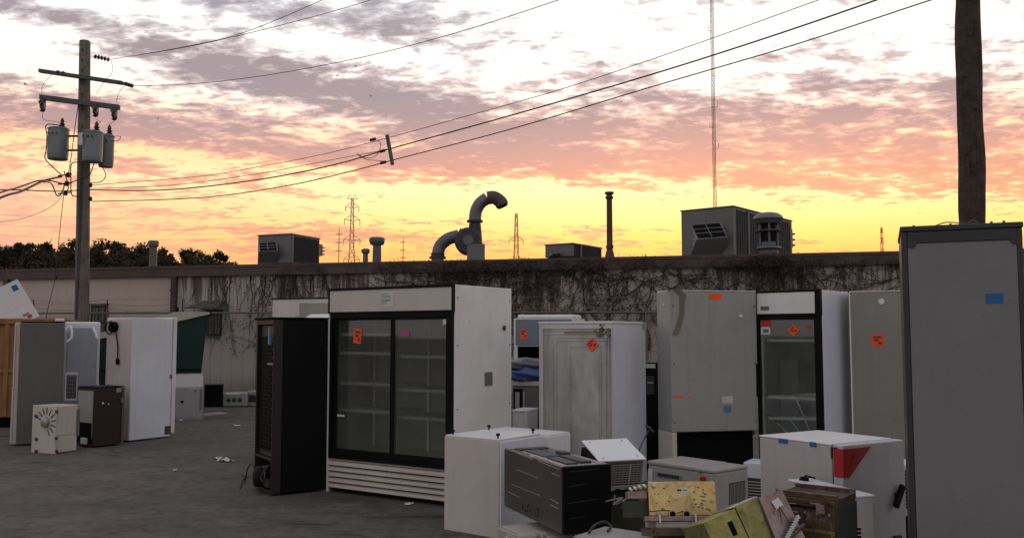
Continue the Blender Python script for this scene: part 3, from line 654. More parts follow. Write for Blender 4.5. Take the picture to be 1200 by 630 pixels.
def roofvent(name, px, py0, py1, prof, label, setb=.9, cat='roof vent', base=True):
    Y = rooft(px, setb); p = at(px, py0, Y); H = p.z - ZR
    r = empty(name, (p.x, p.y, ZR), 0, label, cat)
    return r, H, Y / F
r, H, m = roofvent('roof_vent', 442, 278, 306, None, 'wider of two capped round vents standing behind the roof edge')
MB().lathe([(.16, 0), (.115, .03), (.105, H-.19)], n=20).build('stack', M_PIPE, r, smooth=True); MB().lathe([(.11, H-.20), (.17, H-.18), (.19, H-.12), (.20, H-.115), (.20, H-.03), (.15, H)], n=20).build('cap', M_PIPE, r, smooth=True)
r, H, m = roofvent('roof_vent', 428.5, 291, 306, None, 'smaller capped round vent left of the wider one on the roof edge')
MB().lathe([(.10, 0), (.07, .02), (.065, H-.12)], n=16).build('stack', M_PIPE, r, smooth=True); MB().lathe([(.07, H-.13), (.105, H-.11), (.11, H-.03), (.05, H)], n=16).build('cap', M_PIPE, r, smooth=True)
r, H, m = roofvent('roof_vent', 180, 282, 308, None, 'rusty grey roof vent standing alone before the dark trees')
MB().lathe([(.14, 0), (.10, .02), (.095, H-.15)], n=16).build('stack', paint('rusty_vent', (.14, .12, .10), .7, .8, dcol=(.07, .03, .02)), r, smooth=True); MB().lathe([(.10, H-.17), (.14, H-.14), (.145, H-.03), (.12, H)], n=16).build('cap', M_PIPE, r, smooth=True)
r, H, m = roofvent('chimney_stack', 714, 225, 297, None, 'tall thin rusty chimney stack on the warehouse roof', cat='chimney')
MB().lathe([(.17, 0), (.13, .05), (.095, .25), (.072, .3), (.066, H-.16)], n=16).build('pipe', paint('rusty_stack', (.10, .045, .035), .8, .7), r, smooth=True)
MB().lathe([(.075, H-.17), (.095, H-.15), (.095, H-.11), (.07, H-.10), (.07, H-.06), (.105, H-.05), (.108, H)], n=16).build('cap', M_DARKM, r, smooth=True)
MB().lathe([(.085, .34), (.09, .38), (.085, .42)], n=16).build('collar', M_DARKM, r, smooth=True)
r, H, m = roofvent('mushroom_vent', 900, 249, 297, None, 'domed mushroom vent in front of the largest rooftop unit', setb=.35)
k = H / .98
MB().lathe([(.30, 0), (.24, .06), (.20, .10), (.20, .34*k)], n=24).build('stack', M_PIPE, r, smooth=True)
MB().lathe([(.26, .18*k), (.29, .20*k), (.25, .24*k)], n=24).build('lower_ring', M_PIPE, r, smooth=True)
cg = MB()
for i in range(6): a = i * math.pi / 3 + .3; cg.bx(-.02, .02, -.02, .02, .24*k, .74*k, Matrix.Translation((.22*math.cos(a), .22*math.sin(a), 0)))
cg.build('support_strut', M_PIPE, r)
MB().lathe([(.17, .34*k), (.19, .5*k), (.17, .7*k)], n=20).build('fan_drum', M_BLACK, r, smooth=True)
MB().lathe([(.30, .56*k), (.31, .585*k), (.26, .60*k)], n=24).build('middle_ring', M_PIPE, r, smooth=True)
MB().lathe([(.22, .72*k), (.28, .74*k), (.31, .82*k), (.33, .84*k), (.30, .90*k), (.22, .955*k), (.12, .98*k), (.01, .985*k)], n=28).build('dome', M_PIPE, r, smooth=True)

def blower():
    Y = rooft(545, 1.3); P = lambda x, y, dy=0: at(x, y, Y + dy)
    o = P(545, 303); o.z = ZR
    r = empty('extractor_fan', o, 0, 'centrifugal roof extractor with two fat curved duct pipes', 'extractor fan'); q = lambda x, y, dy=0: P(x, y, dy) - o
    def arc(pts, n=14):       # Catmull-Rom
        pts = [Vector(p) for p in pts]; out = []
        P_ = [pts[0]*2 - pts[1]] + pts + [pts[-1]*2 - pts[-2]]
        for i in range(1, len(P_) - 2):
            for j in range(n):
                t = j / n; a, b, c, d = P_[i-1:i+3]
                out.append(.5*((2*b) + (c-a)*t + (2*a-5*b+4*c-d)*t*t + (3*b-a-3*c+d)*t**3))
        return out + [pts[-1]]
    MB().tube(arc([q(513, 306), q(513, 299), q(516, 288), q(525, 280), q(538, 276)], 6), .155, 18).build('intake_pipe', M_PIPE, r, smooth=True)
    fl = MB(); fl.lathe([(.21, 0), (.21, .05), (.17, .06), (.17, .12), (.19, .13)], q(513, 303), 18); fl.build('pipe_collar', M_DARKM, r, smooth=True)
    v = MB(); c = q(549, 283); v.tube([c + Vector((0, -.22, 0)), c + Vector((0, -.18, 0)), c + Vector((0, .18, 0)), c + Vector((0, .22, 0))], [.30, .34, .34, .30], 24)
    v.tube([q(536, 276, -.02), q(541, 278, -.02)], .20, 18); v.build('fan_housing', M_DARKM, r, .01, True)
    MB().tube([c + Vector((0, -.26, 0)), c + Vector((0, -.22, 0))], [.12, .15], 16).build('hub', M_PIPE, r, smooth=True)
    bolts = MB()
    for i in range(8):
        a = i * math.pi/4; bolts.cyl(c + Vector((.28*math.cos(a), -.235, .28*math.sin(a))), c + Vector((.28*math.cos(a), -.20, .28*math.sin(a))), .02, n=6)
    bolts.build('bolt', M_PIPE, r)
    MB().tube([q(557, 288), q(556.5, 262)], [.19, .15], 14).build('outlet_neck', M_DARKM, r, smooth=True)
    MB().tube([q(556.5, 260.5), q(556.5, 258)], .20, 18).build('pipe_collar', M_DARKM, r, smooth=True)
    MB().tube(arc([q(556.5, 258), q(558, 247), q(563, 238), q(571, 232)], 6), .155, 18).build('exhaust_pipe', M_PIPE, r, smooth=True)
    MB().tube(arc([q(571, 232), q(579, 231.5), q(586, 236), q(589, 241)], 6), [.165]*18 + [.15], 18, cap=True).build('exhaust_elbow', paint('rust_brown_duct', (.09, .065, .055), .7, .7), r, smooth=True)
    MB().tube([q(588.6, 240.5, -.01), q(589.6, 242.6, -.01)], .13, 18).build('outlet_mouth', M_BLACK_M, r)
    b = MB(); c1 = q(560, 300); b.bx(c1.x-.26, c1.x+.18, -.25, .25, 0, c1.z+.28); b.bx(c1.x-.5, c1.x+.3, -.3, .3, 0, .06); b.build('motor_box', M_HVAC, r, .01)
    b = MB(); b.bx(q(530, 300).x, c1.x, -.12, .12, .06, .12); b.build('base_rail', M_DARKM, r)
blower()
# ------------------------------------------------------------------ utility poles and wires
YL, YR = 21.4, 11.6
PL = at(97, 392, YL); PR = at(1142, 392, YR)
def smooth_path(pts, n=8):
    pts = [Vector(p) for p in pts]; out = []
    P_ = [pts[0]*2 - pts[1]] + pts + [pts[-1]*2 - pts[-2]]
    for i in range(1, len(P_) - 2):
        for j in range(n):
            t = j / n; a, b, c, d = P_[i-1:i+3]
            out.append(.5*((2*b) + (c-a)*t + (2*a-5*b+4*c-d)*t*t + (3*b-a-3*c+d)*t**3))
    return out + [pts[-1]]
def pole_left():
    r = empty('utility_pole', (PL.x, YL, 0), 0, 'weathered utility pole with two crossarms and three grey transformers, at the left', 'utility pole')
    q = lambda px, py, dy=0: at(px, py, YL + dy) - Vector((PL.x, YL, 0))
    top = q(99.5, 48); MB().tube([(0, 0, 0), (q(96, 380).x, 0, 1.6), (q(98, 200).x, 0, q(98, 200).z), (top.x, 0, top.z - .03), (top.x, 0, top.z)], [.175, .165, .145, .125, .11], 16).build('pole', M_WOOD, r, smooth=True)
    def beam(name, a, b, dy, hh, mat=M_ARM):
        a = q(*a, dy); b = q(*b, dy); d = (b-a).normalized(); up = Vector((0, 0, 1)); s = d.cross(up).normalized() * .05; up = up * hh
        vs = []
        for p in (a, b):
            for e in (-s - up, s - up, s + up, -s + up): vs.append(p + e)
        return MB().add(vs, [(0,1,2,3),(7,6,5,4),(0,4,5,1),(1,5,6,2),(2,6,7,3),(3,7,4,0)]).build(name, mat, r, .006)
    beam('crossarm', (46, 83), (144, 97.5), -.20, .045)
    beam('crossarm', (47, 114), (140, 126), -.22, .06)
    beam('arm_brace', (60, 86), (98, 92), -.13, .012, M_DARKM)
    ins = MB()
    def pin(px, py, n=3, dy=-.22, dirx=0):
        p = q(px, py, dy); s_ = MB(); prof = [(.02, -.01)]
        for i in range(n): prof += [(.06, -.03 - i*.07), (.065, -.05 - i*.07), (.03, -.06 - i*.07)]
        s_.lathe([(a, -b) for a, b in prof], p + Vector((0, 0, -.08 * n)), 12); return s_.build('insulator', M_PORC, r, smooth=True)
    for px, py in ((50, 127), (112, 133), (134, 137)):
        p = q(px, py, -.26)
        c = MB(); c.bx(p.x-.05, p.x+.05, p.y-.06, p.y+.06, p.z+.02, p.z+.22); c.tube([p + Vector((-.06, -.06, .16)), p + Vector((.10, -.10, -.06))], .03, 8); c.tube([p + Vector((.10, -.10, .14)), p + Vector((.0, -.14, .05))], .02, 6)
        c.build('fuse_cutout', M_PORC, r, .005); pin(px, py - 3, 2)
    for (px, py) in ((140, 97), (147, 98.5), (68, 85), (74, 86)): 
        p = q(px, py, -.22); MB().lathe([(.03, -.03), (.05, -.01), (.05, .03), (.02, .05)], p, 10).build('insulator', M_PORC, r, smooth=True)
    for a, b in (((110, 66), (128, 70)), ((146, 98), (156, 101))):
        pa, pb = q(*a, -.1), q(*b, -.1); s_ = MB(); nn = 5
        pts = [pa.lerp(pb, i/24) for i in range(25)]; s_.tube(pts, [.055 if (i % 5) in (2, 3) else .018 for i in range(25)], 8); s_.build('strain_insulator', M_PORC, r)
    def can(px, y0, y1, w, dy):
        c0 = q(px, y1, dy); c1 = q(px, y0, dy); rad = w * YL / F / 2; H = c1.z - c0.z
        t = MB(); t.lathe([(rad*.9, 0), (rad*.97, .02), (rad*.97, H*.12), (rad, H*.13), (rad, H*.93), (rad*1.05, H*.935), (rad*1.05, H*.965), (rad*.9, H), (rad*.3, H*1.03), (.01, H*1.035)], c0, 24)
        o = t.build('transformer', M_CAN, r, smooth=True)
        bsh = MB(); bsh.lathe([(.05, 0), (.075, .04), (.04, .06), (.07, .10), (.035, .12), (.05, .16), (.02, .24)], c0 + Vector((rad*.35, 0, H)), 12)
        bsh.build('bushing', M_PORC, o, smooth=True)
        br = MB(); sg = 1 if c0.x < 0 else -1
        for zz in (.3, .75): br.bx(min(c0.x, 0), max(c0.x, 0), dy*.5 - .03, dy*.5 + .03, c0.z + H*zz - .02, c0.z + H*zz + .02)
        br.build('bracket', M_DARKM, r)
        lug = MB()
        for k_ in range(3): lug.cyl(c0 + Vector((-.12 + .1*k_, -rad*.98, H*.78)), c0 + Vector((-.12 + .1*k_, -rad*1.16, H*.78)), .02, n=8)
        lug.build('terminal', M_PORC, o); return o
    can(67.5, 150, 187, 23, -.05); can(108, 154, 190, 22, -.36); can(124, 158, 196, 17, .12)
    MB().bx(q(112, 0).x, q(116.5, 0).x, -.36-.25, -.36-.235, q(0, 176).z, q(0, 162).z).build('warning_label', M_PAPER, r)
    # jumpers, drop leads
    j = MB()
    def lead(pts, rr=.010, dy=-.25): j.tube(smooth_path([q(a, b, dy) for a, b in pts], 6), rr, 5)
    lead([(74, 148), (64, 146), (54, 147), (55, 160), (54, 176), (53, 186), (62, 196), (72, 205)], .013); lead([(50, 133), (51, 140), (60, 142), (68, 143), (72, 148)], .006)
    lead([(60, 88), (50, 100), (49, 112)], .005); lead([(130, 70), (132, 84), (122, 96), (113, 110)], .005); lead([(148, 98), (140, 108), (136, 120)], .005)
    lead([(112, 140), (118, 143), (110, 148)], .006); lead([(134, 142), (128, 146), (126, 152)], .006); lead([(128, 160), (141, 160), (138, 165), (130, 165)], .008)
    lead([(118, 192), (124, 205), (118, 213), (106, 214)], .010); lead([(92, 120), (88, 148), (84, 180), (80, 205)], .009); lead([(96, 190), (84, 192), (83, 210), (84, 228), (92, 230)], .013)
    lead([(110, 192), (104, 206), (88, 212), (77, 217)], .012); lead([(108, 156), (116, 160), (116, 175), (112, 188)], .010); lead([(75, 200), (80, 218), (78, 226)], .012)
    j.build('jumper_wire', M_WIRE, r)
    for py in (205, 215, 226):
        p = q(80 - (py-205)*.15, py, -.25); s_ = MB(); s_.tube([q(68, py + 1, -.25), q(84, py - 1, -.25)], .018, 6); s_.lathe([(.03, -.06), (.06, -.03), (.03, 0), (.06, .03), (.03, .06)], p, 10)
        s_.build('rack_insulator', M_PORC, r)
    for py in (217, 233): 
        p = q(106, py, -.2); MB().lathe([(.03, -.05), (.05, -.02), (.03, 0), (.05, .02), (.03, .05)], p, 10).build('spool_insulator', M_PORC, r)
    b = MB()
    for py in (60, 72, 84, 100, 112, 130, 150, 158): 
        p = q(99, py, 0); b = MB(); b.cyl((p.x+.01, -.15, p.z), (p.x+.01, -.11, p.z), .022, n=6); b.build('bolt_head', M_DARKM, r)
    MB().bx(-.115, -.06, -.165, -.12, .3, 6.2).build('cable_conduit', M_DARKM, r)
    return q
pole_left()
gp = MB(); g0 = at(75, 225, YL - .2); g1 = at(64, 330, YL + .2); g2 = at(56, 362, YL + .3)
gp.tube([g0, at(71, 262, YL - .05), g1, g2, Vector((g2.x - .35, YL + .4, .05))], .008, 5)
tag(gp.tube([at(66, 322, YL+.15), at(65, 328, YL+.15)], .03, 8).build('guy_wire', M_WIRE), 'thin slack guy wire running down left of the transformer pole', 'wire')

def pole_right():
    r = empty('utility_pole', (PR.x, YR, 0), 0, 'thick dark rough wooden pole rising behind the large grey fridge at the right', 'utility pole')
    q = lambda px, py, dy=0: at(px, py, YR + dy) - Vector((PR.x, YR, 0))
    pts = []; rr = []
    for i in range(40):
        z = 9.0 * i / 39; lean = (1142 - 1136.5) / 392 * F * 0 
        x = (z - 1.6) * .0175 + .006 * math.sin(z * 2.1) + .005 * math.sin(z * 5.3)
        pts.append((x, 0, z)); rr.append(.168 - .0022 * z + .006 * math.sin(z * 3.7 + 1) + random.uniform(-.003, .003))
    mb = MB(); mb.tube(pts, rr, 22)
    for i, v in enumerate(mb.v):
        a = i % 22; k_ = 1 + .03 * math.sin(a * 2.9) + random.uniform(-.012, .012); zi = min(39, i // 22); cx = pts[zi][0]
        mb.v[i] = (cx + (v[0] - cx) * k_, v[1] * k_, v[2])
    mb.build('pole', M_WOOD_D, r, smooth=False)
    for i, (px, py, s) in enumerate(((1124, 93, -1), (1126, 183, -1))):
        p = q(px, py); b = MB(); b.tube([(p.x + .06 * (-s), -.08, p.z), (p.x - .0, -.13, p.z), (p.x + .02*s, -.14, p.z), (p.x + .03*s, -.14, p.z + .04)], .011, 6); b.build('pole_step', M_DARKM, r)
    for px, py in ((1131, 45), (1136, 130)):
        p = q(px, py); MB().tube([(p.x, -.14, p.z), (p.x, -.175, p.z)], [.04, .02], 9).build('knot', M_WOOD_D, r)
    a = MB(); p = q(1108, -1); a.bx(p.x - .14, .0, -.22, -.16, p.z - .03, p.z + .03); a.build('wire_bracket', M_DARKM, r)
    a = MB(); a.bx(-1.2, 1.2, -.26, -.16, 7.9, 8.02); a.build('crossarm', M_ARM, r, .006)
    for x in (-1.05, -.5, .5, 1.05): MB().lathe([(.03, 8.02), (.05, 8.06), (.03, 8.1), (.05, 8.13), (.02, 8.17)], (x, -.21, 0), 10).build('insulator', M_PORC, r, smooth=True)
pole_right()

# vertical plane through the two poles: wires hang in it
pn = Vector((PR.y - PL.y, -(PR.x - PL.x), 0)).normalized()
def onp(px, py, shift=0):
    d = ray(px, py); P0 = Vector((PL.x, PL.y, 0)) + pn * shift; return CAM + d * ((P0 - CAM).dot(pn) / d.dot(pn))
def wire(pts, rad, label, shift=0, name='overhead_wire'):
    P_ = smooth_path([onp(a, b, shift) for a, b in pts], 10)
    o = MB().tube(P_, rad, 5).build(name, M_WIRE); tag(o, label, 'wire', None); return o
wire([(106, 222.5), (180, 223), (250, 217.5), (330, 206), (400, 191), (455, 175), (600, 135), (760, 88.5), (900, 44), (1028, 0), (1100, -27), (1138, -42)], .013, 'thickest overhead cable, the middle line through the small spacer bar')
wire([(108, 236), (200, 233.5), (270, 228), (350, 215), (420, 198.5), (461, 187.5), (600, 151), (760, 103), (930, 53), (1095, -1), (1112, -4)], .010, 'lowest overhead line, ending on the bracket at the dark pole top')
wire([(106, 217), (230, 207), (300, 196), (380, 180.5), (453, 162), (540, 138), (650, 107), (760, 71), (860, 36), (960, 0), (1137, -62)], .0065, 'thin overhead line passing through the top end of the spacer bar')
wire([(106, 221), (200, 217), (300, 204), (380, 189), (445, 177)], .006, 'thin messenger strand looping just above the thick cable', shift=.03)
wire([(156, 101), (230, 98), (320, 87), (430, 66), (540, 37), (655, 0), (800, -50), (1138, -170)], .007, 'thin line from the right tip of the upper crossarm to the top edge')
wire([(128, 70), (200, 58), (280, 40), (378, 0), (470, -45), (620, -130)], .0065, 'upper of two thin lines leaving the insulator below the pole top', shift=.0)
wire([(128, 70), (220, 55), (320, 32), (435, 0), (560, -45), (800, -140)], .0065, 'lower of two thin lines leaving the insulator below the pole top')
# twisted loops by the spacer
lp = MB(); lp.tube(smooth_path([onp(442, 164), onp(446, 168), onp(444, 178), onp(438, 184), onp(428, 185), onp(418, 180)], 6), .006, 5); lp.tube(smooth_path([onp(420, 182), onp(430, 187), onp(442, 188), onp(450, 189)], 6), .006, 5)
for px, py in ((437, 163.5), (449, 190.5), (448, 177)): lp.tube([onp(px-3, py+.8), onp(px+3, py-.8)], .028, 6)
tag(lp.build('wire_loop', M_WIRE), 'small looped tap wires left of the spacer bar on the overhead lines', 'wire')
sp_ = MB(); a = onp(453.5, 158, .03); b_ = onp(460, 193, .03); d = (b_ - a); dn = d.normalized(); sx = dn.cross(pn).normalized() * .028; sy = pn * .025
vs = []
for p in (a, b_):
    for e in (-sx - sy, sx - sy, sx + sy, -sx + sy): vs.append(p + e)
sb = sp_.add(vs, [(0,1,2,3),(7,6,5,4),(0,4,5,1),(1,5,6,2),(2,6,7,3),(3,7,4,0)]).build('wire_spacer', M_ARM, None, .004)
tag(sb, 'short grey spacer bar holding the overhead lines apart in mid air', 'spacer')
# service cables to the left
def free(pts, rad, label):
    o = MB().tube(smooth_path([at(a, b, y) for a, b, y in pts], 10), rad, 6).build('service_cable', M_WIRE); tag(o, label, 'cable')
free([(72, 207, YL-.25), (62, 209, YL-.8), (48, 213, YL-2), (25, 224, YL-4), (-5, 234, YL-6), (-120, 290, YL-9)], .022, 'thickest cable sweeping from the transformer pole to the left edge')
free([(76, 216, YL-.25), (60, 212, YL-.8), (44, 212, YL-2), (20, 220, YL-4), (-5, 227.5, YL-6), (-120, 270, YL-9)], .016, 'upper of the two dark cables sweeping left from the transformer pole')
free([(92, 223, YL-.2), (60, 224, YL-1), (25, 222.5, YL-2), (-5, 222, YL-3), (-150, 214, YL-6)], .013, 'nearly level cable running left from the transformer pole')
free([(76, 214, YL-.25), (74, 222, YL-.3), (70, 229, YL-.35), (66, 228, YL-.4), (60, 215, YL-.8), (48, 213, YL-2)], .014, 'cable loop hanging under the insulator rack of the transformer pole')
free([(76, 226, YL-.25), (60, 242, YL-1), (30, 255, YL-3), (-5, 260, YL-5), (-100, 262, YL-8)], .005, 'thin sagging line left of the transformer pole, lowest on that side')

# ------------------------------------------------------------------ distant lattice towers
def pylon(px, base_py, top_py, Y, label, arms, wb, lev=9, rad=.10):
    p = at(px, top_py, Y); H = p.z; r = empty('transmission_tower', (p.x, Y, 0), .25, label, 'pylon')
    def hw(z): 
        t = z / H; return wb * ((1 - t / .62) * .75 + .25) if t < .62 else wb * .25 * (1 - (t - .62) / .38 * .55)
    mb = MB(); zs = [H * (1 - (1 - i / lev) ** 1.25) for i in range(lev + 1)]
    cs = lambda z: [Vector((sx_ * hw(z), sy_ * hw(z), z)) for sx_, sy_ in ((-1,-1),(1,-1),(1,1),(-1,1))]
    for i in range(lev):
        c0, c1 = cs(zs[i]), cs(zs[i+1])
        for k_ in range(4):
            mb.tube([c0[k_], c1[k_]], rad, 4); mb.tube([c0[k_], c1[(k_+1) % 4]], rad * .6, 3); mb.tube([c0[(k_+1) % 4], c1[k_]], rad * .6, 3); mb.tube([c1[k_], c1[(k_+1) % 4]], rad * .6, 3)
    mb.build('lattice_body', M_LATT, r)
    for (t, w, drop) in arms:
        a = MB(); z = H * t; h = hw(z)
        for sg in (-1, 1):
            tip = Vector((sg * w, 0, z + .3)); 
            for sy_ in (-1, 1): a.tube([Vector((sg*h, sy_*h, z)), tip], rad * .8, 3); a.tube([Vector((sg*h, sy_*h, z + H*.035)), tip], rad * .8, 3)
            if drop: a.tube([tip, tip - Vector((0, 0, drop))], rad * 1.1, 4)
        a.build('crossarm', M_LATT, r)
    return p, H
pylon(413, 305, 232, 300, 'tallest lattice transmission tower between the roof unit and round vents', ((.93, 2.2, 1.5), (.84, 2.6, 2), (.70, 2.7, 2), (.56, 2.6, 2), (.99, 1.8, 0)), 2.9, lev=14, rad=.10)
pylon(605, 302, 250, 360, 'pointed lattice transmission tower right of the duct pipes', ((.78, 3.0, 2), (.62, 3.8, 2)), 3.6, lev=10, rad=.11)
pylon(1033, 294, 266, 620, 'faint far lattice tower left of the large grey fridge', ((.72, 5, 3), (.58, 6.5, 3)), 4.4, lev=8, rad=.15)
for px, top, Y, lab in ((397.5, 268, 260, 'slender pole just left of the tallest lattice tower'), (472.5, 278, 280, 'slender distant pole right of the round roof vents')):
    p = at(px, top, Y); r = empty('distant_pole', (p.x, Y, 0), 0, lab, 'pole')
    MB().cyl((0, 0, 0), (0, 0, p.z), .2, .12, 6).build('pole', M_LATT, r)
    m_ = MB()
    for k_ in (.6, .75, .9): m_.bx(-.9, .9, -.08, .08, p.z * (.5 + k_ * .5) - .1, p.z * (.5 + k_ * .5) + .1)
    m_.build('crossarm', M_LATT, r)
def hv(x0, y0, Y0, x1, y1, Y1, sag, lab):
    a, b = at(x0, y0, Y0), at(x1, y1, Y1); pts = [a.lerp(b, i/24) - Vector((0, 0, sag * 4 * (i/24) * (1 - i/24))) for i in range(25)]
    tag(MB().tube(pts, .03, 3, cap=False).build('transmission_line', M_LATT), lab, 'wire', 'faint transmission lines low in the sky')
for i, (y0, y1, y2) in enumerate(((249, 258, 262), (262, 270, 274), (274, 282, 286))):
    lab = ('highest', 'middle', 'lowest')[i]
    hv(404, y0, 300, -60, y1 - 10, 230, 2, lab + ' faint far power line left of the tallest lattice tower')
    hv(422, y0, 300, 605, y2 - 4, 360, 3, lab + ' faint far power line between the two lattice towers')
# radio mast
p = at(838, 245, 250); r = empty('radio_mast', (p.x, 250, 0), 0, 'very tall thin lattice radio mast rising above the largest rooftop unit', 'mast')
HM = 108; mb = MB(); w = .46; n_ = 70
tri = lambda z: [Vector((w*math.cos(a), w*math.sin(a), z)) for a in (.3, 2.4, 4.5)]
for k_ in range(3):
    mb.tube([tri(0)[k_], tri(HM)[k_]], .075, 4)
for i in range(n_):
    c0, c1 = tri(HM*i/n_), tri(HM*(i+1)/n_)
    for k_ in range(3): mb.tube([c0[k_], c1[(k_+1) % 3]], .028, 3); mb.tube([c1[k_], c1[(k_+1) % 3]], .028, 3)
mb.build('lattice', paint('mast_red', (.14, .045, .04), .6, .3), r)
a = MB()
for z, s in ((54, 1.3), (60, -1.1), (66, 1.2), (75, .9), (88, -1.0)):
    a.tube([(0, 0, z), (s, 0, z), (s, 0, z + 1.6)], .07, 4)
a.build('antenna', M_LATT, r)

# ------------------------------------------------------------------ trees behind the warehouse
def tree(px, top, wpx, Y, leaf, label, seed, n=2300, lsz=.17):
    rnd = random.Random(seed); p = at(px, top, Y); H = p.z; W = wpx * Y / F / 2 * 1.5
    r = empty('tree', (p.x, Y, 0), 0, label, 'tree', 'trees beyond the warehouse roof')
    tk = MB(); tk.tube([(0, 0, 0), (.05, 0, H*.25), (-.05, .05, H*.5)], [.28, .2, .14], 8)
    cl = []
    for i in range(34):
        a = rnd.uniform(0, 6.28); rr = W * rnd.uniform(.1, .95); z = H * rnd.uniform(.40, .95) 
        if i < 2: rr *= .3; z = H * (.9 - .06 * i)
        rr *= math.sqrt(max(.1, 1 - ((z/H - .6)/.45) ** 2)); c = Vector((rr*math.cos(a), rr*math.sin(a), z)); cl.append((c, W * rnd.uniform(.16, .30)))
        tk.tube([(-.03, .03, H*rnd.uniform(.2, .5)), (c.x*.5, c.y*.5, z*.8), c], [.09, .05, .02], 5)
        for q in range(4): 
            e = c + Vector((rnd.gauss(0, 1), rnd.gauss(0, 1), rnd.uniform(0, 1.2))).normalized() * W * .33; tk.tube([c, e], [.02, .008], 3)
    tk.build('trunk', M_BARK, r)
    cr = MB()
    for i in range(n):
        c, s = cl[rnd.randrange(len(cl))]; d = Vector((rnd.gauss(0, 1), rnd.gauss(0, 1), rnd.gauss(0, .75))); d = d.normalized() * s * (rnd.random() ** .45) * rnd.choice((1, 1, 1, 1.25))
        q = c + d; u = Vector((rnd.gauss(0, 1), rnd.gauss(0, 1), rnd.gauss(0, 1))).normalized() * lsz * rnd.uniform(.5, 1.2); v = u.orthogonal().normalized() * lsz * rnd.uniform(.35, .8)
        if q.z > H: q.z = H - rnd.random() * .2
        cr.add([q - u, q - v, q + u, q + v], [(0, 1, 2, 3)])
    cr.build('crown', leaf, r)
TR = [(-12, 280, 34, 62, 0, 'dark round tree cut by the left edge'), (13, 283, 26, 58, 0, 'low dark tree just inside the left edge'), (26, 278, 26, 66, 0, 'dark pointed tree left of the pole, second from the edge'),
      (38, 293, 62, 50, 1, 'low brown autumn tree left of the transformer pole'), (57, 281, 26, 64, 0, 'sparse dark tree crossed by the guy wire'), (77, 279, 36, 60, 0, 'dark dense tree directly left of the transformer pole'), (118, 279.5, 40, 58, 0, 'broad dark tree directly right of the transformer pole'),
      (136, 282, 34, 62, 0, 'dark tree between the transformer pole and the lone roof vent'), (160, 286, 34, 66, 0, 'small dark tree just left of the lone roof vent'), (170, 295, 50, 52, 1, 'low brownish tree behind the lone roof vent'), (198, 289, 30, 60, 0, 'dark tree just right of the lone roof vent'),
      (223, 288.5, 30, 64, 0, 'rounded dark tree, second right of the lone roof vent'), (248, 291, 30, 62, 0, 'last rounded dark tree before the open sunset sky'), (270, 304, 30, 70, 0, 'lowest dark bush like tree at the right end of the tree line'), (228, 299, 60, 56, 0, 'low dark tree filling in below the two rounded ones'), (97, 291, 46, 54, 1, 'brownish tree directly behind the transformer pole'), (148, 285, 50, 56, 0, 'dark tree left of the lone roof vent, below its neighbours'), (188, 296, 44, 53, 1, 'low brown bushy tree right of the lone roof vent')]
for i, (px, tp, w_, Y, b_, lab) in enumerate(TR): tree(px, tp, w_ * 1.1, Y, M_LEAF_B if b_ else M_LEAF_D, lab, 100 + i, n=6800 if w_ > 30 else 5000, lsz=.10)

# birds, tiny and far
for i, (px, py, lab) in enumerate(((30, 99, 'tiny dark bird left of the upper crossarm'), (395, 89, 'tiny dark bird above the pink cloud left of centre'), (435, 113, 'tiny dark bird above the spacer bar'), (417, 78, 'tiny dark bird, topmost over the middle clouds'), (185, 139, 'tiny dark bird right of the transformers'), (508, 22, 'tiny dark bird near the top middle of the sky'))):
    p = at(px, py, 60 + 7*i); r = empty('bird', p, i * 1.1, lab, 'bird', 'birds over the yard')
    MB().tube([(-.12, 0, 0), (-.06, 0, 0), (.06, 0, .01), (.13, 0, 0)], [.01, .035, .03, .008], 8).build('body', M_BLACK_M, r)
    for s in (-1, 1): MB().add([(-.05, s*.02, .01), (.05, s*.02, .01), (.02, s*.16, .08), (-.04, s*.16, .08), (-.02, s*.28, .03)], [(0,1,2,3),(3,2,4)]).build('wing', M_BLACK_M, r)
# ------------------------------------------------------------------ appliances
def slab_door(f, face, mat, t=.05, gap=.004, z0=.02, z1=None, name='door', margin=.0):
    z1 = z1 or f.H
    if face == 'R': return MB().bx(f.W/2 + gap, f.W/2 + gap + t, -f.D/2 + margin, f.D/2 - margin, z0, z1).build(name, mat, f.root, .012)
    return MB().bx(-f.W/2 + margin, f.W/2 - margin, -f.D/2 - gap - t, -f.D/2 - gap, z0, z1).build(name, mat, f.root, .012)
def screws(f, face, pts, r=.012, mat=None, parent=None, off=0):
    p0, e1, e2, n = f.basis(face)
    for a, b in pts:
        p = p0 + e1*a + e2*b + n*off; MB().cyl(p - n*.004, p + n*.006, r, n=10).build('screw', mat or M_DARKM, parent or f.root)
def feet(f, r=.025, h=.03, top=False):
    for sx in (-1, 1):
        for sy in (-1, 1):
            x, y = sx*(f.W/2-.05), sy*(f.D/2-.05)
            if top: MB().lathe([(.007, 0), (.007, .018), (r, .024), (r*.9, .04)], (x, y, f.H), 12).build('foot', M_BLACK, f.root, smooth=True)
            else: MB().cyl((x, y, 0), (x, y, h), r, n=10).build('foot', M_BLACK, f.root)
